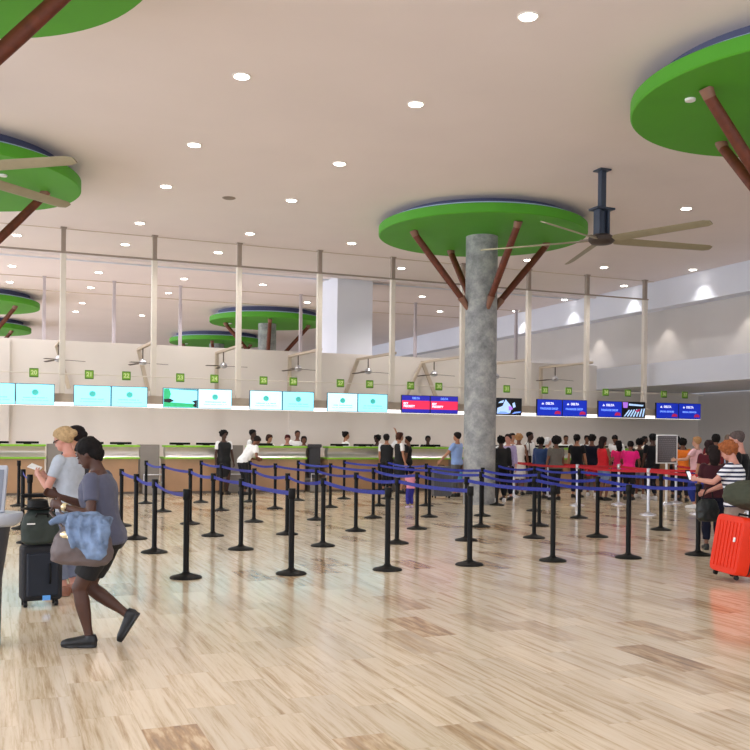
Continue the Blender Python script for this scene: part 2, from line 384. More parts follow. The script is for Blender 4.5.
for i, x in enumerate([.88, 2.22, 3.15, 4.55, 5.47, 6.84, 7.7, 9.1, 10.0, 11.3, 12.22, 14.54, 15.91, 16.79, 18.2, 19.07, 20.52, 21.39]):
    t = empty('counter_sign', (x, YP-.121, 3.11), 0, 'small lime green number sign on the cable, %s from the left' % (ORD+['thirteenth', 'fourteenth', 'fifteenth', 'sixteenth', 'seventeenth', 'eighteenth'])[i], 'sign', 'green signs on the cable')
    MB().box((0, 0, 0), (.22, .04, .23)).build('sign_panel', M_sign, t, bevel=.006)
    MB().box((0, -.022, -.1), (.2, .01, .03)).box((0, -.022, .1), (.2, .01, .02)).box((-.1, -.022, 0), (.012, .01, .2)).box((.1, -.022, 0), (.012, .01, .2)).build('sign_border', M_signd, t)
    text(str(20+i), .15, M_signl, t, (0, -.025, 0), bold=.004)

# ------------------------------------------------------------------ display screens
M_frame = mat('dark_blue_bezel', (46, 70, 104), .4, var=.04)
M_frameb = mat('near_black_bezel', (20, 22, 40), .4, var=.04)
M_cy = mat('cyan_screen_light', (130, 226, 240), .3, var=0, emit=1.25, emit_rgb=(146, 228, 250))
M_cy2 = mat('pale_cyan_screen_light', (176, 238, 244), .3, var=0, emit=1.3, emit_rgb=(184, 238, 252))
M_glb = mat('teal_globe', (70, 186, 176), .3, var=.2, emit=.6)
M_tx = mat('teal_grey_lettering', (96, 186, 184), .3, var=0, emit=.6)
M_bl = mat('royal_blue_screen', (14, 40, 168), .3, var=0, emit=.9)
M_bl2 = mat('deep_blue_screen', (34, 34, 160), .3, var=0, emit=.9)
M_rd = mat('red_screen_band', (226, 44, 84), .3, var=0, emit=.85)
M_rd2 = mat('dim_red_logo', (176, 30, 80), .3, var=0, emit=.7)
M_wt = mat('white_screen_lettering', (235, 235, 255), .3, var=0, emit=1.)
M_lb = mat('light_blue_screen_lettering', (120, 160, 255), .3, var=0, emit=.9)
M_scb = mat('black_screen', (10, 14, 20), .3, var=0, emit=.1)
M_gn = mat('green_landscape_screen', (40, 170, 110), .3, var=.2, emit=.8)
M_pk = mat('violet_screen_shape', (170, 110, 220), .3, var=.2, emit=.8)
M_bw = mat('bluish_white_screen_shape', (170, 200, 240), .3, var=.2, emit=.9)
SW, SH = .925, .53
def poly(mb, pts, y, mi=0, th=.003):
    n = len(pts); vs = [(x, y, z) for x, z in pts]+[(x, y-th, z) for x, z in pts]
    mb.add(vs, [tuple(range(n)), tuple(range(2*n-1, n-1, -1))]+[(i, (i+1) % n, n+(i+1) % n, n+i) for i in range(n)], mi); return mb
def screen(x, kind, lab):
    t = empty('display_screen', (x, YP-.14, 2.565), 0, lab, 'screen', 'display screens over the counters')
    fr = M_frame if kind in ('cyan', 'pale', 'land') else M_frameb
    MB().box((0, 0, 0), (SW, .06, SH)).build('bezel', fr, t, bevel=.004)
    MB().box((0, .1052, .0), (.3, .1506, .08)).build('wall_bracket', M_black, t)
    y0 = -.031; w, h = SW-.03, SH-.03
    def disp(m): MB().box((0, y0, 0), (w, .004, h)).build('display', m, t)
    if kind in ('cyan', 'pale'):
        disp(M_cy if kind == 'cyan' else M_cy2)
        mb = MB(); rs = [(.1*math.cos(a*PI/12)*.8, .05+.1*math.sin(a*PI/12)*.75) for a in range(24)]
        poly(mb, rs, y0-.003); mb.build('globe_logo', M_glb, t)
        rnd = random.Random(int(x*10)); mb = MB()
        for zz, ww, hh in ((-.085, .56, .03), (-.15, .62, .018)):
            xx = -ww/2
            while xx < ww/2:
                l = rnd.uniform(.015, .03); mb.box((xx+l/2, y0-.004, zz), (l*.72, .003, hh*rnd.uniform(.6, 1))); xx += l+(.03 if rnd.random() < .12 else .004)
        mb.build('lettering', M_tx, t)
    elif kind == 'land':
        disp(M_cy)
        mb = MB(); poly(mb, [(-.44, .24), (-.3, .24), (-.25, .1), (-.3, -.05), (-.44, -.05)], y0-.003); poly(mb, [(-.44, -.24), (.44, -.24), (.44, -.15), (.0, -.13), (-.44, -.11)], y0-.003); mb.build('green_field', M_gn, t)
        mb = MB(); poly(mb, [(-.44, -.04), (-.27, -.02), (-.16, -.08), (-.3, -.13), (-.44, -.11)], y0-.006); poly(mb, [(.44, -.24), (.44, -.04), (.3, -.07), (.38, -.13), (.33, -.2), (.4, -.24)], y0-.006)
        poly(mb, [(-.44, .24), (.44, .24), (.44, .21), (-.1, .225)], y0-.006); mb.build('dark_shape', M_scb, t)
    elif kind in ('drop', 'special'):
        disp(M_bl)
        mb = MB(); poly(mb, [(-.3, .1), (-.21, .1), (-.255, .165)], y0-.004); mb.build('triangle_logo', M_wt, t)
        text('DELTA', .1, M_wt, t, (.0, y0-.004, .13), bold=.003)
        text('BAGGAGE DROP' if kind == 'drop' else 'SPECIAL SERVICES', .085 if kind == 'drop' else .072, M_lb, t, (-.02, y0-.004, -.03), bold=.003)
        mb = MB(); poly(mb, [(.17, -.2), (.2, -.12), (.27, -.09), (.34, -.1), (.4, -.12), (.4, -.2), (.3, -.19)], y0-.004); mb.build('red_logo', M_rd2, t)
    elif kind == 'sky':
        disp(M_bl2)
        MB().box((0, y0-.003, -.02), (w-.002, .003, .25)).build('red_band', M_rd, t)
        text('DELTA', .08, M_lb, t, (0, y0-.005, .175), bold=.003)
        text('SKY', .085, M_wt, t, (-.33, y0-.006, .015), bold=.004); text('PRIORITY', .085, M_wt, t, (-.22, y0-.006, -.065), bold=.004)
    elif kind == 'ad':
        disp(M_scb)
        mb = MB(); poly(mb, [(-.42, -.22), (-.4, -.05), (-.22, .02), (-.12, .22), (.02, .08), (.1, -.02), (.05, -.2), (-.1, -.22)], y0-.003); poly(mb, [(.12, .1), (.2, .14), (.24, .0), (.16, -.04)], y0-.003); poly(mb, [(-.3, .16), (-.18, .2), (-.2, .12), (-.38, .1)], y0-.003); mb.build('pale_shape', M_bw, t)
        mb = MB(); poly(mb, [(0, -.12), (.14, -.08), (.1, .0), (-.02, .02)], y0-.006); mb.build('violet_shape', M_pk, t)
        mb = MB(); poly(mb, [(.1, -.22), (.4, -.18), (.42, -.14), (.2, -.16)], y0-.006); poly(mb, [(-.4, -.21), (.0, -.21), (-.1, -.16), (-.3, -.15)], y0-.006); mb.build('blue_shape', M_lb, t)
    elif kind == 'ad2':
        disp(M_scb)
        mb = MB()
        for k in range(7): poly(mb, [(-.4+.12*k, -.22), (-.34+.12*k, -.22), (-.16+.1*k, -.02+.01*k), (-.2+.1*k, -.0+.01*k)], y0-.003)
        poly(mb, [(-.2, .2), (.38, .17), (.36, .12), (-.2, .14)], y0-.003); mb.build('pale_shape', M_bw, t)
        mb = MB(); poly(mb, [(-.44, .24), (-.24, .24), (-.26, .06), (-.42, .06)], y0-.006); mb.build('violet_shape', M_pk, t)
        mb = MB(); poly(mb, [(.05, -.02), (.25, .04), (.22, -.04), (.12, -.08)], y0-.006); mb.build('red_shape', M_rd2, t)
    return t
pairs = [(.45, 'cyan', 'cyan'), (2.765, 'cyan', 'cyan'), (5.02, 'land', 'pale'), (7.37, 'pale', 'cyan'), (9.62, 'pale', 'cyan'), (11.92, 'sky', 'sky'), (14.13, 'ad', 'ad'), (16.53, 'drop', 'drop'), (18.81, 'drop', 'ad2'), (21.1, 'special', 'special')]
desc = dict(cyan='bright cyan screen with a globe logo', pale='pale cyan check-in screen with a small globe logo', land='screen showing a green landscape and cyan sky', sky='screen with a red band between blue bands', ad='screen showing a dark picture with white and violet shapes', ad2='dark screen with pale diagonal streaks and violet corner', drop='royal blue screen with white lettering and red logo', special='royal blue screen with white lettering, rightmost pair')
for i, (xc, a, b) in enumerate(pairs):
    for j, k in enumerate((a, b)):
        screen(xc+(j-.5)*(SW+.005), k, '%s, %s of the %s pair' % (desc[k], ('left', 'right')[j], ORD[i]))

# ------------------------------------------------------------------ little fans on arms above the counters
M_bf = mat('brown_fan_blade', (92, 78, 70), .5, var=.05)
for i in range(9):
    x = [1.6, 3.9, 6.25, 8.57, 10.88, 13.19, 15.49, 17.81, 20.1][i]
    if i == 8: continue
    y = 27.3; lab = 'small white-hubbed fan above the screens, %s from the left' % ORD[i]
    t = empty('bracket_fan', (x, y, 3.66), 0, lab, 'fan', 'small fans over the counters')
    MB().tube([(0, 0, .06), (0, 0, .392)], .018, 8).build('hanger_rod', M_bf, t, smooth=True)
    MB().lathe([(.03, -.09), (.1, -.06), (.115, 0), (.08, .06), (.03, .1)], 20).build('fan_motor', M_chrome, t, smooth=True)
    a0 = [0.05, .0, -.35, .02, -.03, .02, .05, .08][i]+R(-6)
    for k in range(3):
        a = a0+k*2*PI/3; d = Vector((math.cos(a), math.sin(a), 0)); n = Vector((-d.y, d.x, .2)).normalized()
        MB().rings([(d*.1+Vector((0, 0, -.03)), n, d.cross(n), .025, .006), (d*.3+Vector((0, 0, -.03)), n, d.cross(n), .06, .006), (d*.72+Vector((0, 0, -.05)), n, d.cross(n), .05, .006)], 10).build('blade', M_bf, t, smooth=True)
    a = empty('fan_bracket', (x, YP, 4.08), 0, 'beige steel fan arm between pole and back wall, %s from the left' % ORD[i], 'bracket', 'fan arms above the counters')
    yb = BW-YP-.16
    MB().bar((0, .085, -.01), (0, yb, .02), .09, .07).build('arm', M_beam, a)
    dx = [.35, .3, 0, 0, -.45, -.6, 0, 0][i]
    MB().bar((0, yb-.04, .03), (dx, yb-.04, -1.2), .11, .07).build('leg', M_beam, a)
    if i == 5: MB().bar((0, yb-.04, .03), (.55, yb-.04, -1.2), .11, .07).build('leg', M_beam, a)

# ------------------------------------------------------------------ check-in counters
M_lime = mat('lime_green_laminate', (142, 204, 52), .35, var=.02)
M_silver = mat('satin_aluminium', (206, 202, 196), .3, metal=.7, var=.04, scale=2)
M_wood = mat('glossy_honey_panel', (180, 140, 104), .3, var=.12, scale=1.6)
M_kick = mat('grey_kick_plate', (110, 98, 88), .4, var=.05)
cts = [(-.4, 1.2), (1.92, 3.55), (4.2, 5.85), (6.52, 8.2), (8.82, 10.5), (11.1, 12.75), (13.4, 15.05), (15.7, 17.35), (18.0, 19.65), (20.3, 21.95)]
for i, (x0, x1) in enumerate(cts):
    w = x1-x0
    t = empty('checkin_counter', ((x0+x1)/2, 25.2, 0), 0, 'check-in counter with two lime green edges and a silver band, %s from the left' % ORD[i], 'counter', 'check-in counters')
    MB().box((0, .45, .5), (w-.06, .8, .88)).build('front_panel', M_wood, t, bevel=.01)
    MB().box((0, .47, .04), (w-.1, .78, .08)).build('kick_plate', M_kick, t)
    MB().box((0, .38, .955), (w, .86, .05)).build('lower_green_edge', M_lime, t, bevel=.006)
    rs = []
    mb = MB(); n = 10; vs = []
    for k in range(n+1):
        z = .98+(1.25-.98)*k/n; y = -.02+.07*math.sin(PI*k/n)
        vs += [(-w/2+.02, y, z), (w/2-.02, y, z)]
    m_ = len(vs); vs += [(x, y+.3, z) for x, y, z in vs]
    fs = [(2*k, 2*k+1, 2*k+3, 2*k+2) for k in range(n)]+[(m_+2*k, m_+2*k+2, m_+2*k+3, m_+2*k+1) for k in range(n)]
    fs += [(2*k, 2*k+2, m_+2*k+2, m_+2*k) for k in range(n)]+[(2*k+1, m_+2*k+1, m_+2*k+3, 2*k+3) for k in range(n)]+[(0, m_, m_+1, 1), (2*n, 2*n+1, m_+2*n+1, m_+2*n)]
    mb.add(vs, fs).build('silver_band', M_silver, t, auto=60)
    MB().box((0, .2, 1.275), (w, .5, .05)).build('upper_green_edge', M_lime, t, bevel=.006)
    for sx in (-.38, .38):
        if (i, sx) in ((3, .38),): continue
        s = empty('counter_monitor', ((x0+x1)/2+sx*.95, 25.52, 1.3), 0, 'low black monitor, %s one on the %s counter from the left' % ('left' if sx < 0 else 'right', ORD[i]), 'monitor', 'monitors on the counters')
        MB().box((0, 0, .045), (.56, .04, .06)).build('screen_housing', M_black, s, bevel=.006)
        MB().box((0, .02, .013), (.18, .14, .022)).build('monitor_foot', M_black, s)
gaps = [(1.24, 1.88), (3.6, 4.15), (5.9, 6.47), (8.25, 8.77), (10.55, 11.05), (12.8, 13.35), (15.1, 15.65), (17.4, 17.95), (19.7, 20.25)]
for i, (x0, x1) in enumerate(gaps):
    t = empty('baggage_scale', ((x0+x1)/2, 25.45, 0), 0, 'brushed steel baggage scale housing between counters, %s from the left' % ORD[i], 'baggage scale', 'baggage scales between the counters')
    w = x1-x0-.02
    MB().box((0, .45, .66), (w, .5, 1.3)).build('back_housing', M_steel, t, bevel=.01)
    MB().box((0, -.12, .16), (w, .6, .3)).build('scale_platform', M_steel, t, bevel=.01)
    MB().tube([(-w/2+.03, -.4, .3), (-w/2+.03, -.4, .52), (w/2-.03, -.4, .52), (w/2-.03, -.4, .3)], .018, 10).build('guard_rail', M_chrome, t, smooth=True)
    if i == 3:
        MB().box((0, .0, .84), (.34, .1, .9)).box((0, -.01, 1.31), (.4, .12, .1)).build('dark_display_post', mat('charcoal_metal', (62, 62, 68), .5, var=.05), t, bevel=.02)

# ------------------------------------------------------------------ belt posts
M_belt = mat('blue_belt_webbing', (20, 36, 140), .6, var=.35, scale=26)
M_beltr = mat('red_belt_webbing', (186, 26, 40), .6, var=.1, scale=20)
def post_proto(name, mm, head_m):
    t = empty(name, (0, 0, 0))
    MB().lathe([(.178, 0), (.178, .012), (.165, .022), (.09, .042), (.045, .058), (.036, .075)], 36).build('base', mm, t, auto=50)
    MB().lathe([(.033, .06), (.033, .88)], 20).build('pole', mm, t, auto=50)
    MB().lathe([(.038, .87), (.042, .875), (.042, .985), (.038, .99)], 24).build('belt_head', head_m, t, auto=40)
    return t
def belt(parent, a, b, m, z=.93, w=.05, sag=.05, twist=0., seed=0):
    a = Vector(a); b = Vector(b); d = b-a; L_ = d.length; dn = d.normalized(); s = dn.cross(Vector((0, 0, 1))).normalized()
    vs = []; n = 20; th = .0025
    for k in range(n+1):
        q = k/n; e = .0435/L_; p = a+d*(e+(1-2*e)*q)+Vector((0, 0, z-4*sag*q*(1-q)))
        tw = twist*math.sin(PI*q); up = Vector((0, 0, 1))*math.cos(tw)+s*math.sin(tw); no = dn.cross(up)
        for uu, vv in ((-1, -1), (1, -1), (1, 1), (-1, 1)): vs.append(p-Vector(parent.location)+up*uu*w/2+no*vv*th)
    fs = []
    for k in range(n):
        for j in range(4):
            j2 = (j+1) % 4; fs.append((4*k+j, 4*k+j2, 4*k+4+j2, 4*k+4+j))
    fs += [(3, 2, 1, 0), (4*n, 4*n+1, 4*n+2, 4*n+3)]
    MB().add(vs, fs).build('belt', m, parent)
PB = post_proto('belt_barrier_post', M_black, M_black)
rowY = [10.33, 12.76, 14.57, 16.72, 19.45, 21.85]; colX = [.45, 2.0, 3.2, 4.41, 5.62, 6.84, 8.06, 9.2]
rown = ['nearest row', 'second row back', 'third row back', 'fourth row back', 'fifth row back', 'sixth and farthest row back']
placed = {}
first = True
def put_post(proto, x, y, lab, grp, flag):
    if flag[0]:
        flag[0] = False; o = proto; o.location = (x, y, 0); tag(o, lab, 'barrier post', grp)
    else: o = copy_tree(proto, (x, y, 0), label=lab, group=grp)
    return o
fl = [True]; allp = []
MEAS = {0: {1: (1.98, 10.38), 2: (3.18, 10.31), 3: (4.37, 10.27), 4: (5.53, 10.36), 5: (6.76, 10.37), 6: (7.92, 10.32), 7: (9.08, 10.29)},
        1: {1: (2.0, 12.74), 2: (3.19, 12.73), 3: (4.42, 12.79), 4: (5.59, 12.78), 5: (6.79, 12.84), 6: (8.02, 12.85), 7: (9.12, 12.69)},
        2: {0: (.47, 14.4), 1: (1.99, 14.46), 2: (3.19, 14.55), 3: (4.38, 14.45), 4: (5.65, 14.66), 5: (6.8, 14.69), 6: (8.07, 14.71), 7: (9.21, 14.59)},
        3: {0: (.43, 16.5), 1: (2.03, 16.56), 2: (3.23, 16.61), 3: (4.42, 16.69), 4: (5.66, 16.78), 5: (6.88, 16.91), 6: (8.06, 16.83), 7: (9.23, 16.77)},
        4: {2: (3.21, 19.39), 3: (4.42, 19.38), 4: (5.66, 19.6), 5: (6.95, 19.64), 6: (8.2, 19.8), 7: (9.27, 19.54)},
        5: {0: (.48, 21.65), 2: (3.21, 21.74), 3: (4.49, 21.8), 4: (5.64, 21.71), 5: (6.92, 21.94), 6: (8.23, 22.21), 7: (9.32, 21.97)}}
for r in range(6):
    for n, c in enumerate(sorted(MEAS[r])): allp.append((c, r, n)+MEAS[r][c])
for c, r, n, x, y in allp:
    placed[(c, r)] = (put_post(PB, x, y, 'black belt barrier post in the %s, %s from the left' % (rown[r], ORD[n]), 'black belt barrier posts', fl), x, y)
XR11 = [(10.97, 10.95), (10.94, 13.35), (10.94, 15.84), (11.0, 17.62), (11.05, 19.36)]
for k, (x, y) in enumerate(XR11):
    placed[(8, k)] = (put_post(PB, x, y, 'black belt barrier post in the separate line right of the grid, %s from the camera' % ORD[k], 'black belt barrier posts', fl), x, y)
beltjobs = []
for c in range(9):
    rr = sorted(r for (cc, r) in placed if cc == c)
    for a, b in zip(rr, rr[1:]):
        if c == 0 and b-a > 1: continue
        oa, xa, ya = placed[(c, a)]; ob, xb, yb = placed[(c, b)]
        beltjobs.append((oa, (xa, ya, 0), (xb, yb, 0)))
CP = post_proto('chrome_barrier_post', M_chrome, M_chrome)
fc = [True]; chp = [(13.05, 21.95), (12.92, 18.8), (12.85, 16.09), (12.9, 13.3), (14.0, 21.76), (14.15, 18.84), (14.1, 16.0), (16.0, 18.96), (15.6, 16.1), (15.4, 13.2)]
cl = ['left-most chrome barrier post at the back of the red belts', 'chrome barrier post second in the left line of red belts', 'tall-looking chrome barrier post nearest the camera, left of the sign board', 'chrome barrier post hidden behind the striped shirt woman, left line of red belts',
      'chrome barrier post beside the denim-jacketed figure at the back of the red belts', 'chrome barrier post below the pink-topped women', 'chrome barrier post just right of the pale pink polo shirt', 'thin chrome barrier post just right of the sign board stand', 'chrome barrier post at the right behind the orange suitcase people', 'right-most chrome barrier post by the picture edge']
cps = []
for (x, y), l in zip(chp, cl): cps.append((put_post(CP, x, y, l, 'chrome barrier posts with red belts', fc), x, y))
for o, a, b in beltjobs:
    belt(o, a, b, M_belt, sag=random.uniform(.015, .06), twist=random.uniform(-.7, .7))
for a, b in ((0, 1), (1, 2), (2, 3), (4, 5), (5, 6), (7, 8), (8, 9)):
    belt(cps[a][0], (cps[a][1], cps[a][2], 0), (cps[b][1], cps[b][2], 0), M_beltr, sag=.03, w=.055)
belt(cps[0][0], (cps[0][1], cps[0][2], 0), (cps[4][1], cps[4][2], 0), M_beltr, sag=.02, w=.055)

# sign board on a stand
t = empty('sign_stand', (15.4, 18.6, 0), -YAW*.6, 'white-framed dark notice board on a white pole among the red belts', 'sign')
MB().lathe([(.17, 0), (.17, .012), (.05, .05), (.03, .07)], 32).build('base', M_chrome, t, auto=40)
MB().lathe([(.03, .06), (.03, 1.03)], 16).build('pole', M_white, t, auto=40)
MB().box((0, 0, 1.37), (.56, .035, .72)).build('frame', M_white, t, bevel=.008)
MB().box((0, -.019, 1.37), (.5, .006, .66)).build('notice_sheet', mat('brownish_grey_sheet', (84, 76, 78), .3, var=.06), t)
mb = MB(); rnd = random.Random(3)
for k in range(13):
    z = 1.66-k*.048; xx = -.22
    while xx < .2:
        l = rnd.uniform(.02, .06); mb.box((xx+l/2, -.0235, z), (l*.8, .002, .012)); xx += l+.006
mb.build('lettering', mat('grey_lettering', (128, 120, 122), .5, var=0), t)

# ------------------------------------------------------------------ people
def frame_from(d, ref):
    d = d.normalized(); u = (ref-d*ref.dot(d))
    if u.length < 1e-4: u = Vector((1, 0, 0))-d*d.x
    u.normalize(); return u, d.cross(u).normalized()
def limb(mb, a, b, prof, c=0., ref=Vector((1, 0, 0)), n=14, flat=1.):
    # prof: (t along, radius)
    a = Vector(a); b = Vector(b); d = b-a; u, v = frame_from(d, ref)
    mb.rings([(a+d*t, u, v, r+c, (r+c)*flat) for t, r in prof], n)
def ik(a, b, l1, l2, hint):
    a = Vector(a); b = Vector(b); d = b-a; L_ = d.length
    if L_ > (l1+l2)*.995: d = d.normalized()*(l1+l2)*.995; L_ = d.length; b = a+d
    dn = d.normalized(); q = (l1*l1-l2*l2+L_*L_)/(2*L_); h = math.sqrt(max(0, l1*l1-q*q))
    hint = Vector(hint); hn = (hint-dn*hint.dot(dn))
    hn = hn.normalized() if hn.length > 1e-5 else Vector((0, 0, 1))
    return a+dn*q+hn*h, b
def voxmesh(mb, name, mats, parent, vox, smooth=2, extra=None, disp=0., dscale=8.):
    me = mb.mesh(name); o = bpy.data.objects.new('tmp', me); C.objects.link(o)
    m = o.modifiers.new('r', 'REMESH'); m.mode = 'VOXEL'; m.voxel_size = vox; m.use_smooth_shade = True
    if smooth: s = o.modifiers.new('s', 'SMOOTH'); s.factor = .5; s.iterations = smooth
    dg = bpy.context.evaluated_depsgraph_get(); me2 = bpy.data.meshes.new_from_object(o.evaluated_get(dg))
    bpy.data.objects.remove(o); bpy.data.meshes.remove(me)
    me2.name = name
    if not isinstance(mats, (list, tuple)): mats = [mats]
    if disp:
        me2.update()
        nn = [Vector(v.normal) for v in me2.vertices]
        for v, q in zip(me2.vertices, nn):
            v.co += q*disp*noise.fractal(v.co*dscale, .8, 2., 3)
    if extra is not None and extra.v:
        bm = bmesh.new(); bm.from_mesh(me2)
        vs = [bm.verts.new(v) for v in extra.v]
        for f, mi in zip(extra.f, extra.m):
            try: q = bm.faces.new([vs[i] for i in f]); q.material_index = mi; q.smooth = True
            except ValueError: pass
        bm.normal_update(); bm.to_mesh(me2); bm.free()
    me2.materials.clear()
    for m in mats: me2.materials.append(m)
    for p in me2.polygons: p.use_smooth = True
    ob = bpy.data.objects.new(name, me2); C.objects.link(ob); ob.parent = parent
    return ob
# head rings: t, front, back, half width  (fractions of head height)
HEAD = [(0., .30, .05, .10), (.06, .39, -.02, .19), (.14, .41, -.12, .25), (.24, .405, -.26, .285), (.36, .40, -.36, .31), (.47, .385, -.43, .325), (.58, .405, -.47, .338), (.70, .40, -.485, .342), (.82, .35, -.46, .315), (.91, .25, -.37, .25), (.97, .12, -.24, .15), (1., .0, -.1, .05)]
def head_rings(o, M, hh, c=0., t0=0., dy=0.):
    rs = []
    for t, f, b, w in HEAD:
        if t < t0: continue
        cy = (f+b)/2+dy; ry = (f-b)/2
        z = t+ (c*.9/hh if t > .9 else 0)
        rs.append((o+M@Vector((0, cy*hh, z*hh)), M@Vector((1, 0, 0)), M@Vector((0, 1, 0)), w*hh+c, ry*hh+c))
    return rs
SKINS = dict(dark=(74, 46, 36), brown=(120, 78, 58), tan=(176, 124, 96), fair=(196, 148, 126), pink=(196, 140, 124))
def skin_mat(k): return mat('skin_'+k, SKINS[k], .5, var=.05, scale=14, spec=.4)
M_eye = mat('dark_eye', (22, 16, 14), .25, var=0)
M_eyew = mat('eye_white', (225, 220, 214), .3, var=0)
def lipm(k): return mat('lips_'+k, tuple(int(c*q) for c, q in zip(SKINS[k], (.86, .6, .6))), .4, var=0)
def person(label, x, y, psi, H=1.68, skin='dark', top=((240, 240, 240), 'short'), bottom=('trousers', (30, 30, 36)), hair=('short', (24, 18, 16)), vest=None,
           lean=0., head=(0., 0.), hands=None, feet=None, shoes=(26, 26, 28), vox=.017, build=1., fem=False, hip=None, cat='person', group=None, topmat=None, heel=None, kids=1., botmat=None, elbow=None):
    v = FW*math.cos(R(psi))+RT*math.sin(R(psi)); rz = math.atan2(-v.x, v.y)
    root = empty('person', (x, y, .0075), rz, label, cat, group)
    X = Vector((1, 0, 0)); Y = Vector((0, 1, 0)); Z = Vector((0, 0, 1))
    hipz = (hip if hip else .515)*H; hp = Vector((0, 0, hipz)); B = build; hk = kids
    Ml = Matrix.Rotation(-R(lean), 3, 'X')
    def T(px, py, pz): return hp+Ml@(Vector((px, py, pz))*H-Vector((0, 0, .515*H)))
    sw = (.098 if fem else .112)*B
    shL, shR = T(-sw, -.004, .805), T(sw, -.004, .805)
    hL, hR = hp+Vector((-.05*H, 0, -.005*H)), hp+Vector((.05*H, 0, -.005*H))
    hd = hands or ((-.16, .05, .44), (.16, .05, .44))
    ft = feet or ((-.06, 0, 0), (.06, -.0, 0))
    ub, fb = .168*H, .15*H
    el = []; wr = []
    for i, (s, t) in enumerate(((shL, hd[0]), (shR, hd[1]))):
        sg = -1 if i == 0 else 1
        e, w = ik(s, Vector(t)*H, ub, fb, elbow[i] if elbow else (sg*.55, -.6, -.6))
        el.append(e); wr.append(w)
    kn = []; an = []
    for i, (h, t) in enumerate(((hL, ft[0]), (hR, ft[1]))):
        k, a = ik(h, Vector((t[0]*H, t[1]*H, t[2]*H+.045*H)), .245*H, .235*H, (0, 1, .1)); kn.append(k); an.append(a)
    torso_rings = [(.475, .07, .058, -.004), (.50, .092, .068, -.006), (.535, .100 if fem else .095, .07, -.008), (.60, .078 if fem else .085, .058, 0), (.665, .082 if fem else .092, .062, .002), (.72, .094, .068, .004), (.77, .102, .064, 0), (.80, .094, .052, -.002), (.822, .066, .042, -.006), (.842, .038, .034, -.008)]
    def torso(mb, c=0., z0=0., z1=9., w=1., fr=0.):
        rs = []
        for z, rx, ry, cy in torso_rings:
            if z < z0-1e-6 or z > z1+1e-6: continue
            rs.append((T(0, cy+fr, z) if z > .51 else hp+Vector((0, cy*H, (z-.515)*H)), X, (Ml@Y) if z > .51 else Y, (rx*B*w)*H+c, ry*B*H+c))
        mb.rings(rs, 20, power=.85)
    def arm(mb, i, c=0., upto=2., hand=False):
        s = (shL, shR)[i]; inner = s.lerp(T(0, 0, .80), .35)
        k = H*(.93 if fem else 1.)*(B**.5)
        mb.ball(s, .031*k+c, 12)
        t1 = min(1., upto)
        pr = [(t, r*k) for t, r in ((0., .031), (.3, .029), (.6, .0255), (1., .0215)) if t <= t1+1e-6]
        if pr[-1][0] < t1-1e-3: pr.append((t1, (.029-.007*t1)*k))
        limb(mb, s, el[i], pr, c)
        if upto > 1:
            mb.ball(el[i], .0225*k+c, 12)
            t2 = upto-1
            limb(mb, el[i], wr[i], [(t, r*k) for t, r in ((0, .022), (.25, .0235), (.6, .0195), (1., .0145)) if t <= t2+1e-6], c)
    def leg(mb, i, c=0., upto=2., flare=0.):
        h = (hL, hR)[i]; k = H*(B**.5)
        mb.ball(h+Vector((0, -.004*H, -.005*H)), .053*k+c, 12)
        t1 = min(1., upto)
        pr = [(t, r*k+flare*t) for t, r in ((0, .053), (.25, .05), (.5, .044), (.75, .038), (1., .033)) if t <= t1+1e-6]
        limb(mb, h, kn[i], pr, c)
        if upto > 1:
            mb.ball(kn[i]+Vector((0, .002*H, 0)), .033*k+c+flare, 12)
            t2 = upto-1
            limb(mb, kn[i], an[i], [(t, r*k+flare) for t, r in ((0, .031), (.3, .034), (.55, .029), (.8, .021), (1., .0195)) if t <= t2+1e-6], c)
    # body
    mb = MB(); torso(mb); arm(mb, 0); arm(mb, 1); leg(mb, 0); leg(mb, 1)
    hh = .132*H*hk; nb = T(0, -.012, .835)
    Mh = Ml@Matrix.Rotation(-R(head[1]), 3, 'Z')@Matrix.Rotation(-R(head[0]), 3, 'X')
    ho = T(0, .008, .868)-Mh@Vector((0, 0, 0))
    ho = T(0, .0, .872)+ (Mh@Vector((0, .0, 0)))
    limb(mb, nb, ho+Mh@Vector((0, -.06*hh, .25*hh)), [(0, .036*H), (.4, .031*H), (1, .032*H)], 0)
    mb.rings(head_rings(ho, Mh, hh), 18)
    P = lambda a, b, c_: ho+Mh@Vector((a*hh, b*hh, c_*hh))
    mb.tube([P(0, .39, .5), P(0, .455, .38), P(0, .47, .33), P(0, .40, .29)], [.03*hh, .045*hh, .058*hh, .04*hh], 8)
    for sx in (-1, 1): mb.ball(P(sx*.335, -.02, .42), (.03*hh+.004, .075*hh, .12*hh), 10, rot=Mh.to_euler())
    # feet
    heel = heel or (0, 0)
    fdirs = []
    for i in (0, 1):
        a = an[i]; fd = Euler((R(heel[i]), 0, 0)).to_matrix()
        F_ = lambda p, a=a, fd=fd: a+fd@(Vector(p)*H)
        fdirs.append(F_)
        mb.rings([(F_((0, yy, zz)), X, fd@Z, rx*H, rz_*H) for yy, zz, rx, rz_ in ((-.03, -.022, .014, .014), (-.02, -.02, .02, .022), (0, -.02, .021, .024), (.03, -.026, .024, .018), (.07, -.031, .027, .013), (.1, -.034, .024, .010), (.115, -.036, .014, .006))], 12)
    # hands
    ex = MB()
    for i in (0, 1):
        sg = -1 if i == 0 else 1
        d = (wr[i]-el[i]).normalized(); k = H/1.7
        u, nrm = frame_from(d, Vector((0, 1, .3)) if abs(d.z) > .7 else Vector((0, 0, 1)))
        w0 = wr[i]; pal = mb if vox < .012 else ex
        pal.rings([(w0-d*.01, u, nrm, .026*k, .019*k), (w0+d*.02*k, u, nrm, .032*k, .016*k), (w0+d*.055*k, u, nrm, .041*k, .015*k), (w0+d*.085*k, u, nrm, .040*k, .013*k)], 10)
        side = nrm*(1 if nrm.dot(Vector((-sg, 0, 0))) > 0 else -1)
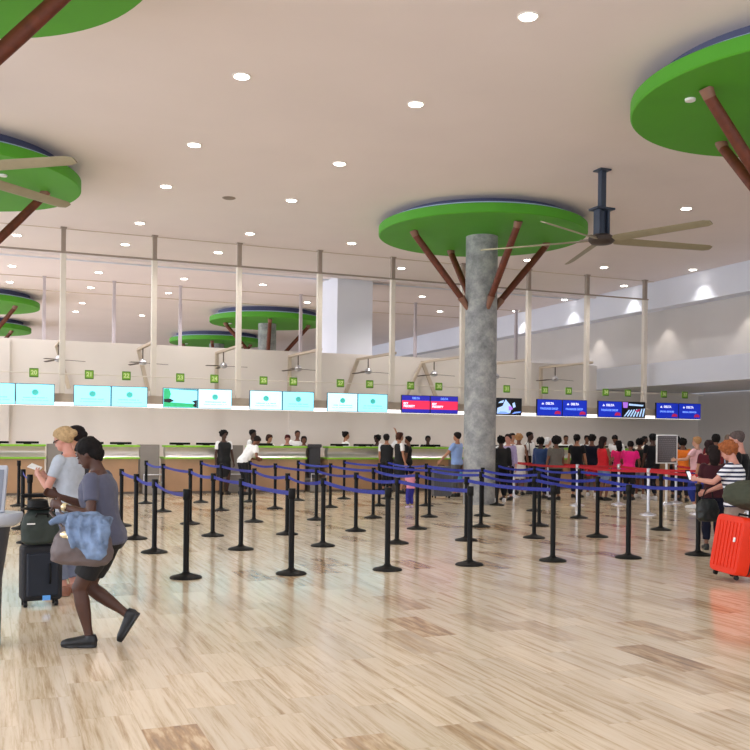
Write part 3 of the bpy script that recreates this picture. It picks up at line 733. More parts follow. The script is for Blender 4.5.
        for j, (off, ln) in enumerate(((-.029, .062), (-.010, .072), (.010, .068), (.029, .054))):
            b0 = w0+d*.078*k+u*off*k; b1 = b0+(d*.9+side*.35).normalized()*ln*.5*k; b2 = b1+(d*.45+side*.85).normalized()*ln*.5*k
            pal.tube([b0, b1, b2], [.0088*k, .0082*k, .0062*k], 8)
        b0 = w0+d*.025*k+u*.026*k; b1 = b0+(d*.65+u*.6+side*.35).normalized()*.04*k; b2 = b1+(d*.85+side*.5).normalized()*.03*k
        pal.tube([b0, b1, b2], [.0115*k, .0098*k, .0072*k], 8)
    for sx in (-1, 1):
        ex.ball(P(sx*.145, .375, .48), (.05*hh, .028*hh, .026*hh), 10, mi=2, rot=Mh.to_euler())
        ex.ball(P(sx*.145, .392, .48), (.024*hh, .02*hh, .025*hh), 8, mi=1, rot=Mh.to_euler())
        ex.tube([P(sx*.07, .405, .565), P(sx*.15, .40, .585), P(sx*.23, .35, .56)], .014*hh, 6, mi=1)
    ex.ball(P(0, .405, .17), (.085*hh, .02*hh, .028*hh), 10, mi=3, rot=Mh.to_euler())
    voxmesh(mb, 'body', [skin_mat(skin), M_eye, M_eyew, lipm(skin)], root, min(vox, .016), 2, ex)
    # hair
    st, hc = hair
    hm = mat('hair_%d_%d_%d' % hc, hc, .75, var=.25, scale=40, bump=.35, bscale=120, spec=.2)
    if st != 'none':
        hb = bmesh.new(); t = MB(); cc = .016 if st in ('short', 'bun', 'pony', 'crop', 'backbun') else .02
        if st == 'crop': cc = .006
        if st == 'full': cc = .009
        t.rings(head_rings(ho, Mh, hh, cc, .1), 24); me = t.mesh('h'); hb.from_mesh(me); bpy.data.meshes.remove(me)
        p0 = P(0, .42, .84); p1 = P(0, -.30, .10)
        nrm = (Mh@Vector((0, -(.80-.10), (.42+.30)))).normalized(); nrm = (Mh@Vector((0, -.70, .72))).normalized()
        bmesh.ops.bisect_plane(hb, geom=hb.verts[:]+hb.edges[:]+hb.faces[:], plane_co=p0, plane_no=nrm, clear_inner=True)
        bmesh.ops.holes_fill(hb, edges=[e for e in hb.edges if e.is_boundary])
        hb.verts.ensure_lookup_table(); h = MB(); hb.verts.index_update(); h.add([v.co.copy() for v in hb.verts], [tuple(v.index for v in f.verts) for f in hb.faces]); hb.free()
        if st == 'bun': h.ball(P(0, -.42, .92), .16*hh, 12); h.ball(P(0, -.33, .8), .14*hh, 10)
        if st == 'backbun': h.ball(P(0, -.55, .6), .19*hh, 12)
        if st == 'pony': h.tube([P(0, -.45, .75), P(0, -.7, .6), P(0, -.68, .2), P(0, -.58, -.1)], [.09*hh, .13*hh, .1*hh, .03*hh], 10)
        if st == 'long': h.tube([P(0, -.15, .8), P(0, -.30, .45), P(0, -.36, .0), P(0, -.34, -.42)], [.38*hh, .40*hh, .40*hh, .24*hh], 16, flat=.75)
        if st == 'bob': h.tube([P(0, -.1, .8), P(0, -.18, .5), P(0, -.22, .12)], [.42*hh, .45*hh, .36*hh], 16, flat=.9)
        if st == 'afro': h.ball(P(0, -.14, .68), (.66*hh, .60*hh, .56*hh), 18, rot=Mh.to_euler())
        if st == 'full': h.ball(P(0, -.10, .64), (.40*hh, .45*hh, .45*hh), 18, rot=Mh.to_euler()); h.ball(P(0, -.26, .36), (.32*hh, .27*hh, .34*hh), 14)
        if st == 'curly': h.ball(P(0, -.13, .64), (.50*hh, .50*hh, .45*hh), 18, rot=Mh.to_euler())
        voxmesh(h, 'hair', hm, root, min(.012, vox), 1, disp={'short': .005, 'crop': .002, 'backbun': .003, 'full': .008, 'afro': .016, 'curly': .03}.get(st, .008), dscale=22)
    # clothes
    tc, sl = top
    tm = topmat or mat('cloth_%d_%d_%d' % tc, tc, .85, var=.06, scale=18, bump=.25, bscale=14, sheen=.1, spec=.2)
    vx = min(vox, .018)
    if sl:
        m = MB(); torso(m, .020, .50, .835); up = {'none': 0, 'short': .62, 'long': 1.93, 'tank': 0}[sl]
        m.rings([(T(0, -.006, .50), X, Ml@Y, (.108 if fem else .103)*B*H+.016, .078*B*H+.012), (T(0, -.004, .54), X, Ml@Y, .104*B*H+.014, .074*B*H+.014)], 20)
        for i in (0, 1):
            if up: arm(m, i, .015, up)
            else: m.ball((shL, shR)[i].lerp(T(0, 0, .79), .3), .03*H, 10)
        voxmesh(m, 'shirt' if sl != 'long' else 'long_sleeved_shirt', tm, root, vx, 1, disp=.007, dscale=7)
    if vest:
        m = MB(); torso(m, .034, .50, .822); voxmesh(m, 'vest', mat('cloth_%d_%d_%d' % vest, vest, .8, var=.05, scale=18), root, vx, 1)
    kd, bc = bottom
    bm_ = botmat or mat('cloth_%d_%d_%d' % bc, bc, .85, var=.08, scale=16, bump=.25, bscale=14, spec=.2)
    m = MB()
    if kd in ('trousers', 'shorts'):
        torso(m, .013, .475, .60)
        for i in (0, 1): leg(m, i, .013, 1.93 if kd == 'trousers' else .86, .006 if kd == 'trousers' else .012)
        voxmesh(m, kd, bm_, root, vx, 1, disp=.006, dscale=8)
    elif kd == 'skirt':
        zb = .27*H
        m.rings([(T(0, 0, .60), X, Y, .085*B*H+.014, .062*B*H+.014), (hp+Vector((0, -.01*H, 0)), X, Y, .108*B*H+.014, .08*B*H+.014), (Vector((0, 0, hipz*.8)), X, Y, .112*H+.012, .085*H+.014), (Vector((0, 0, zb)), X, Y, .115*H, .095*H)], 24)
        voxmesh(m, 'skirt', bm_, root, vx, 1, disp=.005, dscale=8)
    sm = mat('shoe_%d_%d_%d' % shoes, shoes, .5, var=.05)
    for i in (0, 1):
        m = MB(); F_ = fdirs[i]; fd = Euler((R(heel[i]), 0, 0)).to_matrix()
        m.rings([(F_((0, yy, zz)), X, fd@Z, rx*H, rz_*H) for yy, zz, rx, rz_ in ((-.036, -.020, .014, .02), (-.028, -.018, .024, .027), (0, -.018, .026, .029), (.03, -.020, .028, .027), (.07, -.025, .032, .0225), (.105, -.028, .031, .019), (.13, -.032, .02, .013))], 14)
        m.rings([(F_((0, -.008, -.02)), X, fd@Y, .027*H, .034*H), (F_((0, -.006, .004)), X, fd@Y, .0245*H, .028*H), (F_((0, -.006, .012)), X, fd@Y, .0225*H, .026*H)], 14)
        m.rings([(F_((0, yy, -.0445)), X, fd@Z, rx*H, .005*H) for yy, rx in ((-.036, .018), (-.02, .026), (.03, .028), (.08, .033), (.11, .028), (.128, .014))], 12)
        voxmesh(m, 'shoe', sm, root, min(vx, .011), 1)
    global LAST
    LAST = dict(root=root, rz=rz, fd=[(w_-e_).normalized() for w_, e_ in zip(wr, el)], wr=wr, el=el, P=P, Mh=Mh, H=H, hh=hh)
    return root

HOLD = {}
def wpt(L_, v):
    return L_['root'].location+Matrix.Rotation(L_['rz'], 3, 'Z')@Vector(v)
def hand(L_, i, k=.07):
    return wpt(L_, L_['wr'][i]+L_['fd'][i]*k)
def px(xp, Yw=None, d=None):
    # ground point on the sight line of image column xp (level camera)
    u = (xp-375)/930.; dv = FW+RT*u
    if Yw is not None: k = Yw/dv.y
    else: k = d
    return dv.x*k, dv.y*k
WHT = (236, 236, 238); BLK = (16, 16, 20); NAV = (20, 22, 38)
def P_(label, xp, Yw, psi, H, **k):
    x, y = px(xp, Yw); k.setdefault('group', 'people around the check-in counters'); o = person(label, x, y, psi, H, **k); HOLD[label] = LAST; return o
q = 16
staff = 'airline staff at the counters'; pas = 'passengers queueing between the red belts'
# staff around the left counters (psi: 0 away from camera, 90 to the right, -90 to the left, 180 to the camera)
P_('person with short black hair, white shirt and dark vest, standing right of the third counter', 224, 24.72, 150, 1.70, skin='dark', vest=BLK, bottom=('skirt', BLK), hair=('curly', (20, 16, 16)), fem=True, vox=.02)
P_('person in white shirt bending forward over folded arms in front of the counters', 243, 24.3, 50, 1.70, skin='brown', lean=38, hands=((-.04, .28, .55), (.1, .27, .56)), bottom=('trousers', BLK), hair=('short', (30, 22, 20)), vox=.02)
P_('person with cropped black hair and dark vest behind the fourth counter, leftmost there', 253, 26.5, 110, 1.74, skin='dark', vest=BLK, hair=('short', (18, 14, 14)), vox=.02)
P_('person with brown bob hair and dark vest behind the fourth counter', 269, 26.5, 130, 1.60, skin='tan', vest=BLK, hair=('bob', (56, 32, 26)), fem=True, vox=.02, head=(12, 0))
P_('person with reddish dark hair leaning low behind the fourth counter', 287.5, 26.55, 150, 1.60, skin='pink', hair=('short', (70, 26, 28)), fem=True, vox=.02, vest=BLK, head=(15, 20))
P_('bald person in white shirt standing behind two seated colleagues at the fourth counter', 297.5, 27.2, 160, 1.74, skin='brown', hair=('crop', (40, 28, 24)), vox=.02)
P_('dark haired person in white shirt resting at the right end of the fourth counter', 304, 26.65, 170, 1.56, skin='brown', hair=('bob', (34, 22, 20)), fem=True, vox=.02, vest=BLK)
P_('person in white shirt with a high hair bun, facing right behind the fifth counter', 346, 26.55, 80, 1.72, skin='tan', hair=('bun', (26, 20, 20)), fem=True, vox=.02)
P_('dark haired person in dark clothes behind the right end of the fifth counter', 377, 26.6, -140, 1.62, skin='dark', top=(BLK, 'short'), hair=('curly', (18, 16, 18)), vox=.02)
P_('person in dark vest and white sleeves raising one arm high toward the screens', 387, 24.74, 20, 1.66, skin='tan', vest=BLK, bottom=('trousers', BLK), hair=('short', (26, 20, 20)), vox=.02, top=(WHT, 'short'), hands=((-.14, .05, .46), (.12, .12, 1.06)), elbow=((-.5, -.6, -.6), (1, .2, 0)), head=(-15, 0))
P_('brown haired person in white shirt and black vest facing right at the sixth counter', 400, 24.05, 70, 1.70, skin='tan', vest=BLK, bottom=('skirt', BLK), hair=('bob', (72, 42, 32)), fem=True, vox=.02)
P_('dark haired person facing left, close beside the black-vested woman', 408, 24.7, -80, 1.60, skin='brown', top=(BLK, 'short'), hair=('short', (24, 18, 18)), vox=.02)
P_('dark haired person in black sitting behind the sixth counter', 428, 26.5, 175, 1.62, skin='dark', top=(BLK, 'short'), hair=('short', (16, 14, 16)), vox=.02)
P_('man in light blue shirt and grey trousers facing left beside the concrete column', 457, 22.4, -60, 1.72, skin='tan', top=((150, 178, 232), 'short'), bottom=('trousers', (112, 112, 112)), hair=('short', (34, 28, 26)), vox=.018, hands=((-.2, .2, .54), (.16, .05, .45)), build=1.08)
P_('small child in pink top and blue leggings between the barrier posts', 411, 19.1, -30, .86, skin='brown', top=((228, 150, 170), 'short'), bottom=('trousers', (52, 52, 140)), hair=('curly', (18, 14, 16)), vox=.014, kids=1.35, shoes=(190, 170, 200))
# queue
P_('person dressed all in black with white trainers, back to camera, right of the column', 501, 20.35, 5, 1.62, skin='dark', top=(BLK, 'long'), bottom=('trousers', (18, 18, 22)), hair=('curly', (16, 14, 14)), group=pas, shoes=(225, 225, 228), build=1.0)
P_('person with reddish face and lilac shawl behind the person in black', 508, 21.0, -150, 1.68, skin='pink', top=((168, 152, 190), 'long'), bottom=('trousers', NAV), hair=('short', (40, 26, 26)), group=pas, fem=True)
P_('dark haired man in white shirt just right of the column at the back', 512.5, 23.6, 170, 1.72, skin='tan', hair=('short', (24, 20, 20)), group=pas)
P_('person only half visible against the right side of the column', 492.5, 24.0, 30, 1.62, skin='tan', hair=('short', (60, 30, 24)), group=pas)
P_('person with tan head wrap and white sleeveless dress', 519, 22.65, 20, 1.70, skin='brown', top=((232, 226, 220), 'none'), bottom=('skirt', (222, 214, 206)), hair=('curly', (178, 132, 88)), group=pas, fem=True)
P_('tall black haired man in white shirt with a red tie facing right', 530, 22.95, 120, 1.77, skin='dark', bottom=('trousers', BLK), hair=('crop', (14, 12, 12)), group=pas)
P_('person with dark hair and blue denim jacket, back to camera', 541, 21.3, 40, 1.6, skin='dark', top=((52, 72, 116), 'long'), bottom=('trousers', NAV), hair=('curly', (20, 16, 16)), group=pas, fem=True)
P_('person in pale floral blouse and white cap facing the large dark hair', 548, 22.6, 90, 1.6, skin='fair', top=((206, 178, 170), 'long'), bottom=('trousers', (50, 44, 60)), hair=('bob', (226, 226, 228)), group=pas, fem=True)
P_('person with very large dark afro hair and grey olive top', 556, 20.6, -20, 1.62, skin='brown', top=((104, 98, 92), 'short'), bottom=('trousers', BLK), hair=('afro', (24, 18, 18)), group=pas, fem=True, build=1.1)
P_('clerk in white shirt facing the camera behind the seventh counter', 566, 26.6, 178, 1.70, skin='brown', hair=('crop', (20, 16, 16)))
P_('person in black tee with short dark hair, facing right, arms at sides', 577, 21.3, 30, 1.70, skin='tan', top=((20, 20, 26), 'short'), bottom=('trousers', (26, 30, 52)), hair=('pony', (26, 20, 20)), group=pas, fem=True)
P_('clerk in white shirt half hidden behind the navy tee', 587, 26.7, 170, 1.70, skin='brown', hair=('short', (26, 20, 20)))
P_('person in navy tee and red shorts, back to camera', 592, 21.8, 15, 1.70, skin='brown', top=(NAV, 'short'), bottom=('shorts', (196, 44, 52)), hair=('curly', (24, 20, 20)), group=pas, shoes=(220, 220, 224))
P_('person with long dark hair and red top with arms crossed', 603.5, 20.2, 60, 1.64, skin='brown', top=((204, 36, 46), 'none'), bottom=('shorts', (120, 136, 170)), hair=('long', (34, 22, 22)), group=pas, fem=True, hands=((-.02, .14, .64), (.06, .15, .66)))
P_('clerk in white shirt leaning to the left behind the pink tops', 618, 24.4, -140, 1.74, skin='brown', hair=('short', (26, 20, 20)), lean=14, head=(20, 0))
P_('person with dark hair and hot pink top, left one of two in pink', 618.5, 21.2, -10, 1.54, skin='brown', top=((232, 40, 110), 'short'), bottom=('trousers', (34, 34, 46)), hair=('long', (24, 18, 20)), group=pas, fem=True)
P_('person in magenta top bending slightly, right one of two in pink', 629, 20.2, 30, 1.56, skin='brown', top=((238, 32, 130), 'short'), bottom=('trousers', BLK), hair=('short', (24, 18, 18)), group=pas, fem=True, lean=16, hands=((-.1, .2, .55), (.12, .22, .56)), build=1.08)
P_('person in cream white shirt stooping behind the magenta top', 634, 23.6, 70, 1.68, skin='tan', top=((240, 232, 214), 'short'), hair=('short', (30, 24, 22)), lean=24)
P_('person with curly dark hair and dark green top holding something', 640, 21.0, 40, 1.60, skin='brown', top=((34, 40, 36), 'short'), bottom=('shorts', (150, 156, 186)), hair=('curly', (22, 18, 18)), group=pas, shoes=(230, 230, 232), hands=((-.05, .2, .6), (.08, .2, .6)))
P_('tall person in black tee immediately left of the sign board', 652.5, 20.1, -20, 1.74, skin='dark', top=((18, 18, 24), 'short'), bottom=('trousers', (30, 32, 44)), hair=('short', (16, 14, 16)), group=pas, shoes=(225, 225, 228))
P_('clerk in white shirt glimpsed between two dark heads left of the sign board', 645, 24.6, 120, 1.70, skin='dark', hair=('crop', (20, 16, 16)))
P_('person with dark hair directly behind the sign board edge', 677, 20.6, 20, 1.68, skin='brown', top=((40, 40, 44), 'short'), bottom=('trousers', NAV), hair=('short', (24, 18, 18)), group=pas)
P_('person in orange top right of the sign board', 683, 19.4, 30, 1.62, skin='brown', top=((226, 118, 40), 'short'), bottom=('trousers', (40, 36, 40)), hair=('curly', (24, 20, 20)), group=pas, fem=True)
P_('person with short blonde hair in pale pink polo and blue jeans reaching left', 696.5, 17.4, -50, 1.66, skin='fair', top=((232, 184, 190), 'short'), bottom=('trousers', (44, 58, 130)), hair=('short', (170, 128, 88)), group=pas, hands=((-.24, .2, .68), (.16, .05, .45)), shoes=(228, 228, 230))
P_('person with long dark brown hair and maroon top', 709, 14.95, 10, 1.58, skin='tan', top=((84, 26, 36), 'short'), bottom=('trousers', (30, 34, 80)), hair=('long', (40, 24, 26)), group=pas, fem=True)
P_('dark haired man in dark red shirt with his back turned', 716, 16.2, 20, 1.72, skin='brown', top=((104, 30, 38), 'short'), bottom=('trousers', (28, 28, 40)), hair=('short', (22, 18, 18)), group=pas)
P_('person with grey brown hair and light blue shirt at the back right', 728.5, 17.4, 10, 1.72, skin='fair', top=((178, 196, 226), 'short'), bottom=('trousers', (60, 60, 70)), hair=('short', (112, 92, 84)), group=pas)
x_, y_ = px(714, d=13.6)
person('person with long hair and maroon top standing behind the striped shirt woman', x_, y_, 10, 1.50, skin='brown', top=((62, 26, 34), 'short'), bottom=('trousers', (20, 22, 40)), hair=('long', (34, 24, 24)), group=pas, fem=True)
x_, y_ = px(739, d=12.7)
person('grey haired person with flushed face in a black jacket at the right edge', x_, y_, -60, 1.72, skin='pink', top=((22, 22, 26), 'long'), bottom=('trousers', (24, 24, 28)), hair=('crop', (88, 76, 74)), group=pas, vox=.013, head=(14, 0), build=1.1)
x_, y_ = px(765, d=12.05)
person('brown haired person in black clothes cut off by the right edge', x_, y_, -20, 1.66, skin='tan', top=((20, 20, 24), 'long'), bottom=('trousers', (24, 24, 28)), hair=('bob', (88, 60, 44)), vox=.013, fem=True)

# striped shirt woman with her case
M_strp = stripes_mat('white_navy_stripes', (34, 40, 70), (232, 234, 240), .052, .46)
x_, y_ = px(737, d=11.4)
person('auburn haired woman in white and navy striped shirt holding a phone', x_, y_, -58, 1.58, skin='pink', top=((230, 230, 235), 'short'), topmat=M_strp, bottom=('trousers', (150, 134, 124)), hair=('curly', (150, 88, 52)), fem=True, vox=.011, head=(18, 0), hands=((-.08, .28, .70), (.10, .24, .60)), lean=6, build=1.12)
LS = LAST
t = empty('phone', tuple(hand(LS, 0, .115)+Vector((0, 0, .035))), R(10), 'dark phone with a lit white screen held by the striped shirt woman', 'phone')
MB().box((0, 0, 0), (.075, .012, .14), Euler((R(-25), 0, 0))).build('phone_case', M_black, t, bevel=.004)
MB().box((0, -.008, -.003), (.062, .004, .11), Euler((R(-25), 0, 0))).build('phone_screen', mat('lit_phone_screen', (226, 232, 245), .3, var=0, emit=.6), t)
def blob(name, pts, rads, m, parent, vox=.01, disp=.012, dscale=7, flat=1., smooth=2, n=20):
    q = MB(); q.tube([Vector(p) for p in pts], rads, n, flat=flat); return voxmesh(q, name, m, parent, vox, smooth, disp=disp, dscale=dscale)
hp_ = hand(LS, 1, -.03)
t = empty('handbag', tuple(hp_), -YAW, 'dark green black handbag hanging from the wrist of the striped shirt woman', 'bag')
q = MB(); q.rings([(Vector((-.03, -.02, z)), Vector((1, 0, 0)), Vector((0, 1, 0)), a, b) for z, a, b in ((-.385, .10, .045), (-.35, .14, .06), (-.25, .15, .065), (-.15, .12, .05), (-.11, .09, .03))], 20, power=.7)
voxmesh(q, 'bag_body', mat('dark_green_black_leather', (22, 30, 30), .45, var=.15), t, .01, 2, disp=.01, dscale=8)
MB().tube([(-.10, -.02, -.13), (-.07, -.01, -.03), (-.03, 0, .036), (.0, .0, .036), (.03, -.01, -.03), (.04, -.02, -.13)], .008, 8).build('strap', M_black, t, smooth=True)

M_or = mat('orange_red_polycarbonate', (222, 48, 14), .4, var=.03, spec=.3)
ox, oy = px(735, d=10.62)
t = empty('suitcase', (ox, oy, 0), 0, 'large orange red hard shell suitcase with a black middle seam, leaning right', 'suitcase')
t.rotation_euler = (Matrix.Rotation(R(9), 3, FW)@Matrix.Rotation(-YAW-R(70), 3, 'Z')).to_euler(); t.location.z = .012; RO = t.rotation_euler.copy()
def case_(root, w, d, h, mm, seam, tiltv, ribs=True, z0=.065):
    Mt = tiltv.to_matrix()
    def shell(y0, y1, name):
        q = MB(); rs = []
        for yy, k in ((y0, .965), (y0+(y1-y0)*.12, 1.), (y1, 1.)):
            rs.append((Mt@Vector((0, yy, z0+h/2)), Mt@Vector((1, 0, 0)), Mt@Vector((0, 0, 1)), w/2*k, h/2*(1-(1-k)*.6)))
        q.rings(rs, 40, power=.22)
        if ribs:
            for kx in range(-3, 4): q.bar(Mt@Vector((kx*w/8.4, y0-.002, z0+.07)), Mt@Vector((kx*w/8.4, y0-.002, z0+h-.07)), .022, .012)
        return q.build(name, mm, root, auto=35)
    shell(-d/2, -.018, 'front_shell'); shell(d/2, .018, 'back_shell')
    q = MB(); q.rings([(Mt@Vector((0, yy, z0+h/2)), Mt@Vector((1, 0, 0)), Mt@Vector((0, 0, 1)), w/2-.012, h/2-.012) for yy in (-.03, .03)], 40, power=.22)
    q.build('seam_band', seam, root, auto=35)
    for sx in (-1, 1):
        for sy in (-1, 1):
            c = Mt@Vector((sx*(w/2-.06), sy*(d/2-.06), z0-.012)); c.z = max(c.z, .035)
            g = MB().tube([c+Vector((0, 0, .0)), c+Vector((0, 0, .045))], .02, 12).build('wheel_mount', M_black, root, smooth=True)
            MB().tube([c+Vector((-.014, 0, -.01)), c+Vector((.014, 0, -.01))], .027, 18).build('wheel', M_blackr, g, smooth=True)
    q = MB(); q.tube([Mt@Vector(p) for p in ((-.09, 0, z0+h-.01), (-.08, 0, z0+h+.025), (.08, 0, z0+h+.025), (.09, 0, z0+h-.01))], .011, 10).build('carry_handle', M_black, root, smooth=True)
case_(t, .46, .36, .66, M_or, M_blackr, Euler((0, 0, 0)))
MB().box((.12, -.19, .46), (.03, .006, .05)).build('small_badge', M_white, t)
R9 = Matrix.Rotation(R(9), 3, FW)
t2 = empty('duffel_bag', (0, 0, 0), 0, 'bulging olive green duffel bag lying on top of the orange suitcase', 'bag')
t2.rotation_euler = (R9@Matrix.Rotation(-YAW, 3, 'Z')).to_euler(); t2.location = Vector((ox, oy, .012))+R9@(RT*.10+Vector((0, 0, .012)))
q = MB(); q.tube([(-.36, 0, .88), (-.30, 0, .92), (-.15, 0, .97), (.05, 0, .98), (.24, 0, .95), (.34, 0, .9)], [.04, .12, .17, .18, .16, .06], 22, flat=1.)
voxmesh(q, 'bag_body', mat('olive_drab_canvas', (62, 66, 52), .85, var=.12, bump=.3, bscale=25), t2, .011, 2, disp=.018, dscale=6)
MB().tube([(-.14, -.14, 1.06), (-.12, -.1, 1.17), (.08, -.1, 1.19), (.12, -.14, 1.07)], .012, 8).build('carry_strap', mat('dark_webbing', (34, 36, 32), .8, var=.05), t2, smooth=True)

# ---- left foreground: walking woman, blonde traveller, kiosk, luggage
wx, wy = px(107, d=7.02)
W1 = person('woman striding left in grey tee, black shorts and black trainers', wx, wy, -90, 1.585, skin='dark', top=((84, 86, 104), 'short'), bottom=('shorts', (16, 16, 20)), hair=('full', (16, 13, 13)), fem=True, vox=.0085,
       lean=9, head=(20, 0), hip=.50, feet=((-.045, .06, 0), (.05, -.095, .089)), heel=(0, -58), hands=((-.13, .165, .665), (.06, .25, .70)), elbow=((-.35, -.6, -.9), (.5, -.7, -.6)), build=1.1, shoes=(16, 18, 24))
LW = LAST
wd = (LAST['wr'][0]-LAST['el'][0]).normalized(); wc = LAST['wr'][0]-wd*.02
MB().tube([wc-wd*.014, wc+wd*.014], .031, 18).ball(wc+Vector((-.03, 0, .004)), (.012, .02, .02), 10).build('wrist_watch', mat('pale_gold_watch', (226, 210, 170), .3, metal=.5, var=.03), W1, smooth=True)
bx2, by2 = px(84, d=6.58)
t = empty('tote_bag', (bx2, by2, 0), -YAW, 'large grey brown tote bag swinging in front of the walking woman', 'bag')
q = MB(); q.rings([(Vector((sx_, 0, z)), Vector((1, 0, 0)), Vector((0, 1, 0)), a, b) for z, a, b, sx_ in ((.67, .17, .06, -.0), (.70, .215, .09, -.01), (.77, .222, .10, -.005), (.86, .20, .09, .0), (.92, .17, .07, .01), (.95, .15, .05, .01))], 28, power=.75)
HX = Matrix.Rotation(YAW, 3, 'Z')@(hand(LW, 0, .06)-Vector((bx2, by2, 0)))
voxmesh(q, 'bag_body', mat('grey_brown_leather', (92, 80, 80), .55, var=.12, scale=5, bump=.2, bscale=20), t, .009, 2, disp=.012, dscale=7)
MB().tube([(-.13, .0, .92), (HX[0]-.03, HX[1]-.02, HX[2]-.06), (HX[0]-.01, HX[1], HX[2]-.012), (HX[0]+.02, HX[1], HX[2]-.012), (HX[0]+.05, HX[1]-.02, HX[2]-.06), (.07, .0, .92)], .009, 8).build('bag_handle', mat('dark_brown_leather', (70, 52, 48), .5, var=.08), t, smooth=True)
MB().ball((-.09, -.10, .89), (.04, .012, .026), 10).ball((-.06, -.105, .875), (.02, .01, .016), 8).build('metal_ornament', mat('pale_brass', (226, 214, 180), .25, metal=.8, var=.05), t, smooth=True)
M_den = mat('light_blue_denim', (104, 124, 154), .85, var=.55, scale=8, bump=.6, bscale=18)
t = empty('denim_jacket', (bx2, by2, -.075), -YAW, 'crumpled light blue denim jacket draped over the tote bag', 'jacket')
q = MB(); q.tube([(-.22, -.06, 1.035), (-.15, -.05, 1.075), (-.04, -.03, 1.075), (.1, -.03, 1.075), (.2, -.03, 1.04)], [.022, .034, .042, .046, .032], 18, flat=1.)
q.rings([(Vector((sx_, -.14, z)), Vector((1, 0, 0)), Vector((0, 1, 0)), a, b) for z, a, b, sx_ in ((.80, .05, .014, .12), (.84, .085, .022, .115), (.91, .125, .026, .10), (.98, .15, .028, .08), (1.04, .155, .03, .07))], 20, power=.8)
q.rings([(Vector((.07, yy, zz)), Vector((1, 0, 0)), Vector((0, 0, 1)), .15, .028) for yy, zz in ((-.01, 1.075), (-.08, 1.075), (-.13, 1.05), (-.145, 1.02))], 20, power=.8)
for k, (fx, w_) in enumerate(((-.04, .016), (.03, .02), (.10, .017), (.165, .015))): q.tube([(fx+.03, -.155, .88), (fx+.01, -.168, .95), (fx, -.165, 1.02), (fx-.01, -.10, 1.095)], w_, 8)
voxmesh(q, 'jacket_cloth', M_den, t, .007, 1, disp=.016, dscale=9)
# blonde traveller
wx, wy = px(71, d=9.22)
person('blonde woman with glasses in pale grey tee looking down at her phone', wx, wy, -80, 1.64, skin='pink', top=((176, 184, 196), 'short'), bottom=('trousers', (120, 128, 150)), hair=('backbun', (178, 150, 112)), fem=True, vox=.0095, head=(16, 0), lean=4, hands=((-.06, .175, .715), (.07, .195, .70)), build=1.08, shoes=(140, 90, 70))
P0 = LAST['P']; BLN = LAST['root']; LB = LAST
MB().tube([P0(.345, 0, .5), P0(.30, .36, .49), P0(.16, .45, .46), P0(.03, .47, .49), P0(-.03, .47, .49), P0(-.16, .45, .46), P0(-.30, .36, .49), P0(-.345, 0, .5)], .005, 8).build('eyeglasses', M_black, BLN, smooth=True)
t = empty('boarding_papers', tuple(hand(LB, 0, .115)+Vector((0, 0, .022))), -YAW, 'white folded papers held up by the blonde woman', 'papers')
MB().box((0, 0, 0), (.12, .07, .008), Euler((R(20), R(18), 0))).box((.01, .01, .008), (.11, .07, .006), Euler((R(24), R(22), R(10)))).build('sheet', M_white, t)
wx, wy = px(75.5, d=10.5)
person('person with a dark hair bun mostly hidden behind the blonde woman', wx, wy, -70, 1.66, skin='tan', top=((60, 60, 70), 'short'), bottom=('trousers', (40, 40, 50)), hair=('backbun', (26, 20, 22)), fem=True, vox=.014)
# luggage
lx, ly = px(40, d=8.62)
t = empty('suitcase', (lx, ly, 0), -YAW+R(28), 'black soft upright suitcase with a raised handle and blue tag', 'suitcase')
M_bc = mat('black_charcoal_fabric', (26, 27, 33), .75, var=.1, scale=30, bump=.2, bscale=60); M_bl_ = mat('dark_navy_fabric', (18, 26, 40), .75, var=.1)
MB().box((.02, 0, .31), (.36, .22, .51)).build('case_body', M_bc, t, bevel=.035, seg=4)
MB().box((.02, -.125, .30), (.28, .05, .40)).build('front_pocket', M_bl_, t, bevel=.02, seg=3)
MB().tube([(.08, -.15, .22), (.08, -.175, .25), (.08, -.175, .37), (.08, -.15, .40)], .009, 8).build('side_handle', M_black, t, smooth=True)
MB().box((.05, -.153, .09), (.07, .006, .045)).build('blue_tag', mat('bright_blue_tag', (90, 160, 235), .5, var=.05), t)
for sx in (-.13, .15): MB().tube([(sx, .095, .55), (sx, .095, 1.0)], .009, 8).build('handle_tube', M_black, t, smooth=True)
MB().box((.01, .095, 1.01), (.32, .035, .035)).build('handle_grip', M_black, t, bevel=.01)
for sx in (-.12, .15):
    for sy in (-.07, .07): MB().tube([(sx-.015, sy, .028), (sx+.015, sy, .028)], .028, 16).build('wheel', M_blackr, t, smooth=True)
t = empty('backpack', (lx, ly, 0), -YAW+R(28), 'dark green backpack sitting on the black suitcase', 'bag')
q = MB(); q.rings([(Vector((0, -.055, z)), Vector((1, 0, 0)), Vector((0, 1, 0)), a, b) for z, a, b in ((.58, .13, .08), (.605, .165, .10), (.72, .17, .105), (.84, .14, .085), (.89, .09, .05))], 24, power=.7)
voxmesh(q, 'bag_body', mat('dark_green_nylon', (38, 48, 44), .7, var=.12), t, .01, 2, disp=.01, dscale=7)
MB().tube([(-.05, -.135, .83), (-.04, -.165, .86), (.05, -.165, .86), (.06, -.135, .83)], .01, 8).build('carry_handle', M_black, t, smooth=True)
MB().box((-.09, -.155, .77), (.07, .006, .012)).build('white_mark', M_white, t)
t = empty('hat', (lx, ly, .897), -YAW+R(28), 'black brimmed hat resting on top of the dark green backpack', 'hat')
MB().rings([(Vector((-.02, -.06, z)), Vector((1, 0, 0)), Vector((0, 1, 0)), a, b) for z, a, b in ((0., .14, .105), (.01, .145, .11), (.02, .10, .08), (.08, .085, .07), (.095, .05, .04))], 24).build('hat_felt', M_black, t, smooth=True)
